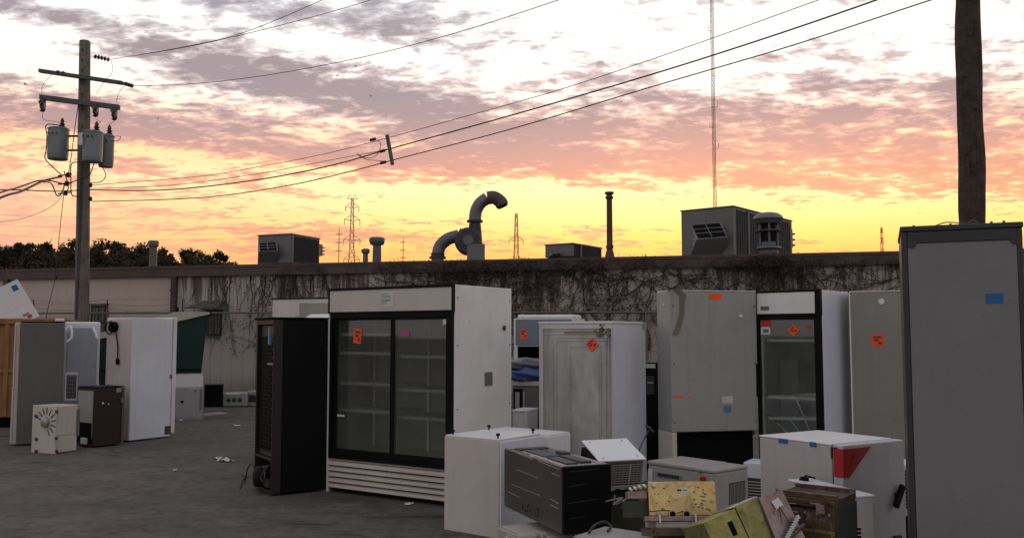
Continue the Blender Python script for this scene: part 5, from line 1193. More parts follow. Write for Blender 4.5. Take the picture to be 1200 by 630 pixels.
# ---- dark stainless oven on its side, on a low cabinet
def oven():
    f = fit('wall_oven', 659, 5.9, 591, 713.5, 68, .43, 'dark stainless steel oven with slotted panel and black end, in the pile', 'oven', z=.315)
    f.root.rotation_euler[0] = R(0); W, D, H = f.W, f.D, f.H; fr = f.root
    MB().bx(-W/2+.003, W/2-.02, -D/2+.012, D/2-.002, .0, H-.008).build('body', M_DARKM, fr, .006)
    MB().bx(-W/2, W/2-.012, -D/2, -D/2+.011, .0, H-.004).build('slotted_panel', M_STEEL_D, fr, .003)
    t = MB().bx(-W/2, W/2-.012, -D/2+.0115, D/2, H-.0075, H).build('top_plate', M_STEEL, fr, .003)
    MB().bx(W/2-.0195, W/2+.012, -D/2-.002, D/2+.004, -.004, H+.002).build('end_door', M_BLACK, fr, .006)
    for (x0, y0, x1, y1) in ((600, 528, 625, 538), (631, 540, 656, 550), (604, 549, 631, 560), (647, 554, 656, 558), (600, 567, 634, 581), (596, 576, 610, 583), (645, 584, 655, 590), (645, 591, 655, 596)):
        a0, b0 = f.hit('F', x0, y0); a1, b1 = f.hit('F', x1, y1); L_ = math.hypot(a1-a0, b1-b0)
        f.plate('slot_highlight', 'F', (a0+a1)/2, (b0+b1)/2, L_, .007, M_STEEL, t=.004, rot=math.atan2(b1-b0, a1-a0), bevel=.001)
    for (x0, y0, x1, y1) in ((666, 552, 700, 549), (666, 569, 688, 566), (664, 589, 698, 584), (666, 607, 684, 604)):
        a0, b0 = f.hit('R', x0, y0); a1, b1 = f.hit('R', x1, y1); f.plate('trim_line', 'R', (a0+a1)/2, (b0+b1)/2, math.hypot(a1-a0, b1-b0), .004, M_DARKM, t=.003, off=.012, rot=math.atan2(b1-b0, a1-a0))
    # top: raised control boards and glossy strips
    mb = MB(); z = H+.001
    for (a, b, c, d, h_) in ((-.30, .05, -.28, .10, .006), (.10, .42, -.30, -.05, .008), (.08, .40, .02, .26, .012), (-.42, -.33, -.36, .36, .01), (-.10, .02, .18, .36, .02)):
        mb.bx(a*W, b*W, c*D, d*D, z, z+h_)
    mb.build('control_board', M_DARKM, fr, .002)
    mb = MB(); 
    for (a, b, c, d) in ((-.44, -.06, -.46, -.38), (.0, .44, -.47, -.40), (-.30, -.12, .16, .40), (.30, .42, .30, .44)): mb.bx(a*W, b*W, c*D, d*D, z, z+.004)
    mb.build('polished_strip', paint('polished_steel', (.7, .69, .66), .16, .2, 1.0, bump=.01), fr, .001)
    ex = MB(); rnd = random.Random(4); a, b = f.hit('F', 622, 596)
    for i in range(26): f.plate('', 'F', a + rnd.uniform(-.16, .16), b + rnd.uniform(-.03, .03), rnd.uniform(.008, .02), rnd.uniform(.004, .016), M_INK, t=.001, mb=ex, build=False)
    ex.build('rubbed_patch', M_BLACK, fr)
    screws(f, 'F', [(-W*.46, H*.93), (W*.42, H*.05), (-W*.46, H*.05)], .006, M_STEEL)
oven()
f = fit('cabinet', 655, 5.72, 583, 722, 62, .24, 'low beige cabinet under the dark oven, at the bottom of the pile', 'cabinet')
shell(f, M_GREY_BEIGE, bevel=.01, z0=.0); f.plate('lid_panel', 'T', 0, 0, f.W*.94, f.D*.9, M_BEIGE, t=.012, bevel=.003)
f.plate('vent_slot', 'F', .1, .12, .2, .02, M_BLACK, t=.003)
def motor_mount():
    o = at(612, 604, 5.9); r = empty('motor_frame', (o.x+.02, 5.95, .254), .5, 'small cream coloured metal motor frame wedged beneath the dark oven', 'metal frame'); m_ = M_CREAM
    mb = MB(); mb.bx(-.12, .12, -.05, .05, 0, .012); mb.bx(-.11, -.10, -.05, .05, .012, .055); mb.bx(.10, .11, -.05, .05, .012, .055); mb.build('base', m_, r, .002)
    MB().tube([(-.15, 0, .03), (.15, 0, .03)], .014, 12).build('shaft', M_GALV, r, smooth=True); MB().tube([(-.07, 0, .03), (.07, 0, .03)], .026, 14).build('motor', m_, r, .002)
    for x in (-.14, .14): MB().tube([(x-.008, 0, .03), (x+.008, 0, .03)], .025, 12).build('pulley', m_, r)
motor_mount()

# ---- window air conditioner with bright lid, tipped up
def tipped_ac():
    FL, FR, BL = at(702, 539.5, 6.7), at(757, 536.5, 6.8), at(678, 515.5, 7.05)
    r, M = tilted('window_air_conditioner', FL, FR - FL, BL - FL, None, 'tipped window air conditioner with bright white lid and brown grille, behind the dark oven', 'air conditioner')
    W = (FR - FL).length; D = (BL - FL).length; H = .235
    MB().bx(.012, W-.008, .012, D-.01, -H, -.014).build('body', M_GREY_BEIGE, r, .008)
    MB().bx(-.002, W+.002, -.006, D, -.013, .0).build('lid', M_WHITE_CLEAN, r, .006)
    g = MB().bx(.02, W-.02, .004, .0115, -H+.03, -.03).build('grille', paint('brown_grille', (.09, .075, .06), .6, .4), r)
    s_ = MB()
    for i in range(9): z = -.045 - i*.018; s_.bx(.022, W-.022, -.001, .0035, z-.003, z+.003)
    for i in range(12): x = .03 + (W-.06)*i/11; s_.bx(x-.0015, x+.0015, -.003, -.0012, -H+.035, -.035)
    s_.build('grille_bar', M_GREY_BEIGE, g)
    MB().bx(W*.66, W*.69, -.008, -.0035, -H+.04, -.04).build('divider', M_BEIGE, g); MB().bx(.0, W, -.002, .010, -H, -H+.026).build('lower_trim', M_CREAM, r, .003)
    e = MB()
    for x, y in ((.05, .04), (W-.05, .05), (W-.06, D-.05), (.05, D-.05)): e.cyl((x, y, .0), (x, y, .004), .008, n=10)
    e.build('screw', M_GALV, r)
    # foam stuffing at the left
    rnd = random.Random(9); mb = MB()
    mb.bx(-.03, .001, .05, .30, -.12, -.02)
    mb.build('side_insulation', M_BLACK_M, r)
tipped_ac()
f = fit('metal_chassis', 752, 6.45, 697, 775, 30, .41, 'dark olive metal chassis box under the tipped air conditioner', 'metal box')
shell(f, paint('dark_olive_sheet', (.055, .058, .03), .5, .7, dcol=(.03, .035, .018)), bevel=.006); f.plate('lid', 'T', 0, 0, f.W+.02, f.D+.02, M_BLACK_M, t=.012)
cb = MB().tube(smooth_path([at(690, 624, 5.3), at(697, 615, 5.35), at(708, 611, 5.4), at(716, 616, 5.4), at(712, 622, 5.35)], 8), .008, 8).build('hose', M_DARKM); tag(cb, 'short dark hose looped on the white sheet below the dark oven', 'hose')
f = fit('metal_cabinet', 757, 4.95, 672, 790, 38, .44, 'flat topped whitish steel cabinet at the bottom edge, right of the oven', 'cabinet'); shell(f, M_WHITE_DIRTY, bevel=.01); f.plate('top_sheet', 'T', 0, 0, f.W+.01, f.D+.01, M_GALV_D, t=.008, bevel=.003); f.plate('latch', 'F', 0, f.H-.06, .06, .03, M_DARKM, t=.01)

# ---- beige lab machine
def lab_machine():
    f = fit('laboratory_machine', 835, 7.6, 758, 873.5, 50, .475, 'beige bench machine with red button and dark display, behind the gold metal box', 'lab machine', z=0)
    W, D, H = f.W, f.D, f.H; fr = f.root
    MB().bx(-W/2, W/2, -D/2, D/2, .0, H-.035).build('body', M_GREY_BEIGE, fr, .012)
    MB().bx(-W/2-.005, W/2*.42, -D/2-.01, D/2, H-.034, H).build('lid', M_GREY_BEIGE, fr, .01); MB().bx(W/2*.43, W/2+.004, -D/2-.006, D/2, H-.034, H-.004).build('lid_section', M_GREY_BEIGE, fr, .01)
    o = f.pplate('display', 'F', 769, 552.5, 799, 561.5, M_GALV, t=.008); a, b = f.hit('F', 784, 557); f.plate('screen', 'F', a, b, .24, .028, paint('dark_blue_screen', (.015, .03, .05), .2, .1), t=.002, off=.009, parent=o)
    a, b = f.hit('F', 825, 560.5); MB().cyl((a, -D/2-.002, b), (a, -D/2-.03, b), .024, n=18).build('emergency_button', M_REDP, fr, .003); a, b = f.hit('F', 821, 552.5); MB().cyl((a, -D/2, b), (a, -D/2-.008, b), .012, n=12).build('indicator', paint('green_plastic', (.03, .2, .12), .4, .1), fr)
    f.plate('front_edge', 'F', -W/2+.03, H*.45, .05, H*.8, M_WHITE_DIRTY, t=.012, bevel=.003)
    v = f.plate('side_vent', 'R', D*.16, H*.45, D*.5, H*.55, M_DARKM, t=.003); g = MB()
    for i in range(12): f.plate('', 'R', -D*.07 + D*.46*i/11, H*.45, .005, H*.52, M_GREY_BEIGE, t=.003, off=.0035, mb=g, build=False)
    g.build('vent_bar', M_GREY_BEIGE, v)
lab_machine()
f = fit('air_conditioner', 893, 8.35, 868, 903, 30, .42, 'small white vented unit low behind the beige bench machine', 'air conditioner', mind=.3); shell(f, M_WHITE_BLUE, bevel=.01)
v = f.plate('vent', 'F', 0, f.H*.42, f.W*.9, f.H*.5, M_DARKM, t=.004); g = MB()
for i in range(7): f.plate('', 'F', 0, f.H*.2 + i*f.H*.065, f.W*.88, .008, M_WHITE_DIRTY, t=.004, off=.005, mb=g, build=False)
g.build('vent_slat', M_WHITE_DIRTY, v)

# ---- incubator with red triangle
def incubator():
    f = fit('incubator', 984, 5.74, 887.5, 1054, 58, .90, 'white incubator with a red triangle on its corner and blue tape at its top edge', 'incubator')
    W, D, H = f.W, f.D, f.H; fr = f.root
    MI = paint('incubator_enamel', (.47, .46, .455), .42, .45); MI2 = paint('incubator_door_enamel', (.50, .51, .52), .42, .4)
    MB().bx(-W/2, W/2-.085, -D/2, D/2, .0, H-.01).build('cabinet', MI, fr, .008)
    MB().bx(-W/2-.002, W/2-.086, -D/2-.003, D/2, H-.009, H+.003).build('top', M_WHITE, fr, .004)
    MB().bx(W/2-.078, W/2, -D/2, D/2+.01, .0, H+.0).build('door', MI2, fr, .008)
    MB().bx(W/2-.0845, W/2-.0785, -D/2+.006, D/2-.006, .01, H-.02).build('door_seal', M_BLACK, fr)
    # red wrap: strip on the F side of the door and triangle on its R face
    a0, zt = f.hit('R', 1020, 521.5); zb = f.hit('R', 985.5, 560)[1]; zt = H-.022
    MB().bx(W/2-.068, W/2+.004, -D/2-.004, -D/2-.001, zb-.0, zt).build('red_strip', M_REDP, fr)
    tri_ = MB().prism([(-D/2-.003, zt), (a0, zt), (-D/2+.05, zb), (-D/2-.003, zb)], 'x', W/2+.0015, W/2+.006).build('red_triangle', M_REDP, fr)
    mb = MB(); a, b = f.hit('R', 999, 535); f.plate('', 'R', a, b, .022, .03, M_INK, t=.001, off=.0065, rot=.78, mb=mb, build=False); f.plate('', 'R', a, b-.035, .07, .006, M_INK, t=.001, off=.0065, mb=mb, build=False); mb.build('emblem', paint('dark_red_print', (.08, .005, .01), .5, .1), tri_)
    f.pplate('blue_tape', 'F', 912.5, 513, 923.5, 519.5, M_TAPE, t=.0015, off=.003); f.pplate('blue_tape', 'F', 949, 517, 957, 523.5, M_TAPE, t=.0015, off=.003)
    a, b = f.hit('R', 1049, 580); h = MB(); c = Vector((W/2+.03, a, b)); h.box(c, (.03, .04, .16), Matrix.Translation(c) @ Matrix.Rotation(-.55, 4, 'X') @ Matrix.Translation(-c)); h.bx(W/2, W/2+.03, a-.012, a+.012, b-.02, b+.02); h.build('handle', M_BLACK, fr, .006)
    a, b = f.hit('F', 976, 524); MB().bx(a-.012, a+.035, -D/2-.008, -D/2-.001, b-.006, b+.004).build('hinge', M_DARKM, fr); MB().bx(a-.012, a-.004, -D/2-.008, -D/2-.001, b-.07, b-.006).build('hinge', M_DARKM, fr)
    h = MB(); a, b = f.hit('R', 1051, 628); h.bx(W/2+.001, W/2+.02, a-.04, a+.03, b-.02, b+.01); h.build('latch', M_DARKM, fr, .003)
incubator()
f = fit('window_air_conditioner', 1077, 6.75, 1048, 1085, 25, .635, 'white slatted unit squeezed between the incubator and the nearest fridge', 'air conditioner', mind=.3); shell(f, M_WHITE_BLUE, bevel=.01, z0=.25)
v = f.plate('grille', 'F', 0, .45, f.W*.8, .28, M_DARKM, t=.004); g = MB()
for i in range(9): f.plate('', 'F', -f.W*.36 + f.W*.72*i/8, .45, .006, .28, M_WHITE_DIRTY, t=.004, off=.005, mb=g, build=False)
for i in range(10): f.plate('', 'F', 0, .33 + i*.027, f.W*.8, .004, M_WHITE_DIRTY, t=.004, off=.010, mb=g, build=False)
g.build('grille_bar', M_WHITE_DIRTY, v); MB().bx(-f.W/2+.03, f.W/2-.03, -f.D/2+.03, f.D/2-.03, .0, .249).build('stand', M_BLACK_M, f.root)

# ---- white lidded box
f = fit('cabinet', 992, 5.2, 921.5, 1018, 74, .684, 'white box with grey lid and vent slots, wedged between the bronze chassis and the incubator', 'cabinet')
W, D, H = f.W, f.D, f.H; MB().bx(-W/2, W/2, -D/2, D/2, .0, H-.016).build('body', paint('incubator_enamel', (.47, .46, .455)), f.root, .006); MB().bx(-W/2-.01, W/2+.006, -D/2-.006, D/2+.006, H-.015, H).build('lid', M_WHITE_BLUE, f.root, .005)
v = f.pplate('vent', 'R', 999, 617, 1009, 634, M_BLACK, t=.003); g = MB(); a, b = f.hit('R', 1004, 626)
for i in range(5): f.plate('', 'R', a, b-.045+.022*i, .05, .005, M_WHITE_DIRTY, t=.003, off=.0035, mb=g, build=False)
g.build('vent_slat', M_WHITE_DIRTY, v); l = MB(); l.box((-W*.38, -D*.1, H+.012), (.05, .03, .02)); l.tube([(-W*.4, -D*.3, H+.005), (-W*.38, 0, H+.03), (-W*.3, D*.2, H+.02)], .006, 6); l.build('lid_latch', M_BLACK, f.root)

# ---- bronze chassis
def bronze_box():
    f = fit('metal_chassis', 974, 4.8, 905, 998, 40, .75, 'bronze coloured riveted metal box at the bottom right of the pile', 'metal box')
    W, D, H = f.W, f.D, f.H; fr = f.root
    MB().bx(-W/2, W/2-.004, -D/2, D/2, .0, H-.05).build('body', M_BROWNM, fr, .004)
    e = MB(); e.bx(-W/2-.03, W/2, -D/2-.008, D/2, H-.049, H-.03); e.bx(-W/2-.01, W/2+.0, -D/2+.02, -D/2+.035, H-.03, H); e.bx(-W/2-.01, W/2, D/2-.02, D/2, H-.03, H); e.build('top_rails', M_BROWNM, fr, .002)
    MB().bx(W/2-.0035, W/2+.004, -D/2, D/2, .0, H-.06).build('end_plate', M_DARKM, fr, .003)
    mb = MB(); rnd = random.Random(12)
    for i in range(22): x = -W/2 + W*i/21; mb.bx(x-.003, x+.003, -D/2+.04, D/2-.03, H-.03, H-.018)
    mb.build('cooling_fin', M_BROWNM, fr)
    for (x0, y0, x1, y1) in ((925, 588, 934, 590), (925, 597, 936, 600), (950, 588, 962, 591), (957, 590, 967, 602)): f.pplate('bracket', 'F', x0, y0, x1, y1, M_PINKM, t=.014, bevel=.002)
    f.pplate('recess', 'F', 922, 592, 956, 593.5, M_BLACK, t=.004)
    mb = MB()
    for i in range(5): f.plate('', 'F', -W*.4 + W*.2*i, H-.1, .012, .012, M_GALV, t=.008, mb=mb, build=False); f.plate('', 'F', -W*.4 + W*.2*i, .3, .012, .012, M_GALV, t=.008, mb=mb, build=False)
    mb.build('bolt_rows', M_GALV, fr)
    fp_ = MB(); y = -D/2; fp_.bx(-W/2, W/2-.006, y-.006, y-.001, H-.20, H-.185); fp_.bx(-W/2, -W/2+.02, y-.006, y-.001, .0, H-.2); fp_.bx(W/2-.028, W/2-.006, y-.006, y-.001, .0, H-.2); fp_.bx(-W/2+.02, W/2-.028, y-.006, y-.001, .30, .312); fp_.build('front_frame', M_OLIVE, fr, .001)
    MB().bx(-W/2+.04, -W/2+.16, y-.012, y-.001, H-.16, H-.08).build('terminal_plate', M_DARKM, fr, .002)
    wl = MB().tube(smooth_path([(-W/2+.05, y-.01, H-.12), (-W*.1, y-.03, H-.2), (W*.1, y-.02, H-.16), (W*.3, y-.02, H-.3)], 6), .004, 5); wl.build('wire_lead', M_WIRE, fr)
    g = MB(); 
    for i in range(7): z = .1 + i*.06; g.bx(W/2+.004, W/2+.007, -D*.3, D*.3, z, z+.03)
    g.build('louvre', M_BLACK, fr)
bronze_box()

# ---- gold box with two holes
def gold_box():
    TL, TR_, BL = at(759, 564, 5.0), at(837.5, 563.5, 5.02), at(757.5, 605, 4.99)
    TBK = at(864, 580, 5.30)
    X = (TR_ - TL); W = X.length; Hh = (TL - BL).length; X.normalize(); Z = Vector((0, .21, 1)); Yv = Z.cross(X).normalized(); Z = X.cross(Yv)
    r, M = tilted('metal_enclosure', TL - Z * Hh, X, Yv, None, 'gold coloured metal box with two round black holes, front of the pile', 'metal box')
    P2L = lambda px, py: (lambda Mi, o, d: (o + d * ((0 - o.y) / d.y)))(M.inverted(), M.inverted() @ CAM, M.inverted().to_3x3() @ ray(px, py))
    MB().bx(.004, W-.004, .004, .30, .0, Hh-.012).build('body', M_OLIVE, r, .004)
    fp = MB().bx(0, W, -.004, .003, .008, Hh).build('front_panel', M_GOLD, r, .003)
    MB().bx(-.03, W+.004, -.03, .02, -.022, .004).build('lower_flange', M_PINKM, r, .003); MB().bx(.03, W-.03, -.02, .28, -.055, -.023).build('tray', M_CREAM, r, .003)
    MB().bx(.0, W-.05, -.03, .26, -.10, -.056).build('chassis', M_BROWNM, r, .003)
    for px, py in ((787.5, 602), (804, 602)):
        p = P2L(px, py); m_ = MB(); m_.tube([(p.x, -.016, p.z), (p.x, -.005, p.z)], [.022, .024], 18); o = m_.build('hole_rim', M_GALV, r, smooth=True); MB().tube([(p.x, -.018, p.z), (p.x, -.0165, p.z)], .016, 16).build('hole', M_BLACK_M, o)
    lb = P2L(799, 574); o = MB().bx(lb.x-.035, lb.x+.035, -.006, -.0045, lb.z-.014, lb.z+.014).build('label', M_PAPER, r); m_ = MB(); m_.bx(lb.x-.028, lb.x-.004, -.007, -.0062, lb.z-.004, lb.z+.006); m_.bx(lb.x+.006, lb.x+.028, -.007, -.0062, lb.z-.002, lb.z+.002); m_.build('printing', M_INK, o)
    mb = MB(); rnd = random.Random(3)
    for i in range(26):
        px = rnd.choice((rnd.uniform(766, 786), rnd.uniform(812, 832))); py = rnd.uniform(570, 597); p = P2L(px, py); mb.bx(p.x-.005, p.x+rnd.uniform(.002, .009), -.0055, -.0042, p.z-.003, p.z+.003)
    mb.build('stamped_pattern', M_BROWNM, fp)
    mb = MB(); p = P2L(766, 568); mb.cyl((p.x, -.02, p.z), (p.x, -.004, p.z), .014, n=12); mb.cyl((p.x, -.03, p.z), (p.x, -.02, p.z), .012, n=12); mb.build('cable_gland', M_WHITE_DIRTY, r, .002)
    for x in (.05, W*.66): MB().bx(x-.004, x+.004, -.038, -.031, -.03, .012).build('stud', M_WHITE, r)
    mb = MB(); mb.bx(W-.003, W+.0, .02, .12, .02, Hh-.03); mb.bx(W-.003, W+.0, .15, .27, .02, Hh-.03); mb.build('side_panel', M_GALV_D, r)
    MB().bx(W+.0, W+.02, .28, .30, .05, Hh-.02).build('side_bracket', M_WHITE_DIRTY, r)
    # left bracket arm with connectors
    MB().bx(-.11, -.002, .02, .10, Hh-.09, Hh-.05).build('side_arm', M_PINKM, r, .003); mb = MB()
    for i in range(4): mb.cyl((-.10 + .026*i, .01, Hh-.035 + .006*i), (-.095 + .026*i, -.02, Hh-.045 + .006*i), .008, n=10)
    mb.build('connector', M_WHITE_DIRTY, r, .002); MB().bx(-.11, .02, .04, .2, .0, Hh-.1).build('side_cover', paint('dark_green_sheet', (.03, .035, .015), .5, .6), r)
    w = MB().tube(smooth_path([(.0, -.006, .03), (.1, -.012, .035), (W*.38, -.01, .02), (W*.5, -.012, .03), (W*.58, -.01, .025)], 6), .0022, 5); w.build('thin_wire', M_WIRE, r)
gold_box()
f = fitF('metal_chassis', 768, 5.1, 836, 5.12, .3, .49, 'rusty layered metal chassis supporting the gold coloured box', 'metal box'); 
MB().bx(-f.W/2, f.W/2, -f.D/2, f.D/2, .0, f.H).build('body', M_BROWNM, f.root, .004); mb = MB()
for i in range(5): mb.bx(-f.W/2-.01, f.W/2+.01, -f.D/2-.02, -f.D/2-.004, .08 + i*.09, .10 + i*.09)
mb.build('rib', M_CREAM, f.root, .002)

# ---- olive box rolled on its edge with pinkish end plate
def wire_heap(px, py, Y, sp, n, rad, mat, label, seed):
    rnd = random.Random(seed); c = at(px, py, Y); pts = [c + Vector((rnd.gauss(0, sp), rnd.gauss(0, sp*.6), rnd.uniform(-.03, .05))) for _ in range(n)]
    tag(MB().tube(smooth_path(pts, 7), rad, 5).build('cable_tangle', mat), label, 'cable')
wire_heap(742, 600, 5.6, .07, 16, .006, M_WIRE, 'black cable tangle lying between the dark oven and the gold coloured box', 4)
wire_heap(726, 588, 6.0, .06, 12, .005, paint('grey_flex', (.25, .25, .25), .6, .3), 'thin grey flex tangled right of the black oven end', 6)
def olive_box():
    Y = 4.45; A_ = at(824, 612, Y); B_ = at(888, 583, Y + .10); C_ = at(858, 668, Y)
    X = (B_ - A_); Wd = X.length
    Zc = Vector((0, -1, 0)).cross(X) * -1
    X.normalize(); Yv = Vector((-.05, 1, -.24)); Yv = (Yv - X * Yv.dot(X)).normalized()
    r, M = tilted('metal_enclosure', A_, X, Yv, None, 'yellow green chromated metal box tipped on one corner, front of the pile', 'metal box')
    H = .32; D = .12
    MB().bx(0, Wd*.58, 0, D+.16, -H, 0).build('body', M_OLIVE, r, .004); MB().bx(Wd*.585, Wd, -.004, D+.16, -H, .004).build('cover', M_OLIVE, r, .004)
    MB().bx(Wd*.55, Wd*1.0, .0, .10, .0045, .010).build('top_lip', M_CREAM, r, .001)
    MB().bx(Wd*.36, Wd*.44, -.003, -.0005, -.115, -.045).build('slot', M_BLACK_M, r)
    # end plate turned towards the viewer
    E0 = M.inverted() @ at(889, 583, Y + .09); E1 = M.inverted() @ at(915.5, 573, Y + .16); E2 = M.inverted() @ at(912, 640, Y + .02); E3 = M.inverted() @ at(944, 632, Y + .12)
    n_ = (E1 - E0).cross(E2 - E0).normalized(); n_ = n_ if (M.to_3x3() @ n_).y < 0 else -n_
    e0, e1, e2, e3 = [p + n_ * .006 for p in (E0, E1, E2, E3)]; b0, b1, b2, b3 = [p - n_ * .004 for p in (E0, E1, E2, E3)]
    pl = MB().add([e0, e1, e3, e2, b0, b1, b3, b2], [(0,1,2,3),(7,6,5,4),(0,4,5,1),(1,5,6,2),(2,6,7,3),(3,7,4,0)]).build('end_plate', M_PINKM, r, .002)
    pt = lambda u, v: e0 + (e1-e0)*u + (e2-e0)*v + n_*.002
    lb = MB().add([pt(.38, .15), pt(.72, .12), pt(.80, .30), pt(.46, .33)], [(0, 1, 2, 3)]); o = lb.build('label', M_PAPER, r)
    w = MB().tube(smooth_path([pt(.62, .30), pt(.66, .45), pt(.72, .6), pt(.70, .75)], 6), .0025, 5); w.tube(smooth_path([pt(.60, .30), pt(.50, .5), pt(.45, .62)], 6), .002, 5); w.build('lead', M_WIRE, r)
    m_ = MB()
    for u, v in ((.7, .76), (.84, .7)): c = pt(u, v); m_.tube([c, c + n_*.012], .010, 10)
    m_.build('terminal', M_BLACK, r)
    br = MB(); rnd = random.Random(1)
    for i in range(9): c = pt(.35 + i*.09, .90 - i*.035) + n_*.01; br.box(c, (.022, .02, .02))
    br.build('connector_strip', M_GALV, r, .002); MB().tube([pt(.3, .95) + n_*.012, pt(1.2, .80) + n_*.012], .010, 8).build('edge_rail', M_BROWNM, r)
olive_box()
f = fit('metal_chassis', 905, 4.62, 846, 930, 25, .30, 'low dark metal chassis propping up the yellow green box', 'metal box', mind=.3); shell(f, M_BROWNM, bevel=.004); f.plate('lid', 'T', 0, 0, f.W+.01, f.D+.01, M_DARKM, t=.008)

# ------------------------------------------------------------------ left group
def grey_fridge():
    f = fitF('refrigerator', 23.5, 13.1, 75, 13.39, .6, 1.78, 'taupe grey fridge standing between the rusty skip and the fan cover box', 'fridge')
    W, D, H = f.W, f.D, f.H
    MB().bx(-W/2-.05, W/2, -D/2+.012, D/2, .02, H).build('cabinet', M_BEIGE, f.root, .01); MB().bx(-W/2, W/2+.002, -D/2-.02, -D/2+.01, .02, H-.01).build('back_panel', M_TAUPE, f.root, .006)
    mb = MB(); mb.bx(-W/2-.075, -W/2-.051, -D/2+.0, -D/2+.05, .03, .85); mb.bx(-W/2-.07, -W/2-.051, -D/2+.0, -D/2+.05, .87, H-.03); mb.build('door', M_BEIGE, f.root, .004)
    MB().bx(-W/2, W/2, -D/2-.01, D/2, H+.001, H+.016).build('top', M_BLACK, f.root, .005); MB().bx(W/2-.12, W/2, -D/2+.02, -D/2+.10, H+.017, H+.06).build('hinge_cover', M_WHITE, f.root, .01)
grey_fridge()
def white_rear_fridge():
    f = fitF('refrigerator', 75.5, 13.85, 117.5, 14.07, .6, 1.80, 'pale blue white fridge with a compressor opening, next to the taupe one', 'fridge')
    W, D, H = f.W, f.D, f.H
    shell(f, M_WHITE_BLUE, bevel=.03, z0=.02)
    MB().prism([(-W/2+.04, .05), (W/2-.04, .05), (W/2-.04, H-.22), (W/2-.13, H-.09), (-W/2+.10, H-.09), (-W/2+.04, H-.16)], 'y', -D/2-.025, -D/2-.003).build('rear_panel', paint('worn_blue_grey', (.30, .33, .37), .3, .4), f.root, .015)
    o = f.pplate('compressor_opening', 'F', 76.5, 436, 90, 469, M_WHITE, t=.012, off=.026, bevel=.004); o2 = f.pplate('opening', 'F', 78.5, 439, 89, 466, M_DARKM, t=.004, off=.039, parent=o)
    g = MB(); a, b = f.hit('F', 83.5, 452)
    for i in range(6): f.plate('', 'F', a, b - .15 + i*.06, .10, .006, M_GALV, t=.004, off=.044, mb=g, build=False)
    for i in range(4): f.plate('', 'F', a - .05 + i*.034, b, .004, .33, M_GALV, t=.004, off=.049, mb=g, build=False)
    g.build('guard_wire', M_GALV, o)
    w = MB(); 
    for pts in (((77, 386), (83, 383), (84, 395), (79, 400)), ((109, 384), (112, 390), (114, 396))): w.tube(smooth_path([f.root.matrix_basis.inverted() @ at(a_, b_, 13.36) for a_, b_ in pts], 5), .018, 6)
    w.build('tape_strips', M_WHITE_CLEAN, f.root)
white_rear_fridge()
def leaning_white():
    f = fit2('freezer', 155, 13.55, 125, 202.5, 1.86, 'tall bluish white upright freezer with an electrical cord hung on its narrow side', 'freezer', .62, .72)
    W, D, H = f.W, f.D, f.H; fr = f.root
    MB().bx(-W/2, W/2, -D/2, D/2, .02, H).build('cabinet', M_WHITE_BLUE, fr, .01)
    f.plate('side_panel', 'F', 0, H/2, W-.03, H-.06, M_PINKBEIGE, t=.006)
    MB().bx(-W/2, W/2+.02, D/2+.008, D/2+.07, .06, H+.012).build('door', M_WHITE, fr, .015)
    q = lambda px, py, e=.03: Vector((f.hit('F', px, py)[0], -D/2-e, f.hit('F', px, py)[1]))
    m_ = MB(); c = q(135.5, 383, .05); m_.tube([c + Vector((0, .04, 0)), c + Vector((0, -.03, 0))], [.085, .075], 14); m_.tube([c + Vector((.0, -.03, -.06)), c + Vector((.02, -.03, .08))], .04, 10); m_.build('junction_box', M_BLACK, fr, smooth=True)
    w = MB(); w.tube(smooth_path([q(133, 376), q(127, 379), q(126, 387), q(130, 391), q(134, 388)], 7), .010, 6); w.tube(smooth_path([q(138, 390), q(139.5, 400), q(140, 410), q(139.5, 421)], 6), .010, 6); w.build('cord', M_BLACK, fr)
    MB().lathe([(.012, -.05), (.028, -.04), (.028, .03), (.01, .05)], q(139.8, 423), 10).build('plug', M_BLACK, fr, smooth=True)
    lb = f.pplate('rating_label', 'R', 193, 499, 201, 508, M_INK, t=.002); g = MB(); a, b = f.hit('R', 197, 503.5)
    for i in range(3): f.plate('', 'R', a, b - .03 + i*.03, .07, .006, M_WHITE, t=.001, off=.0022, mb=g, build=False)
    g.build('printing', M_GREY, lb); f.plate('latch', 'R', D/2-.02, .95, .03, .06, M_GREY, t=.012)
    screws(f, 'F', [(W*.3, z) for z in (.3, .8, 1.3)], .012)
leaning_white()
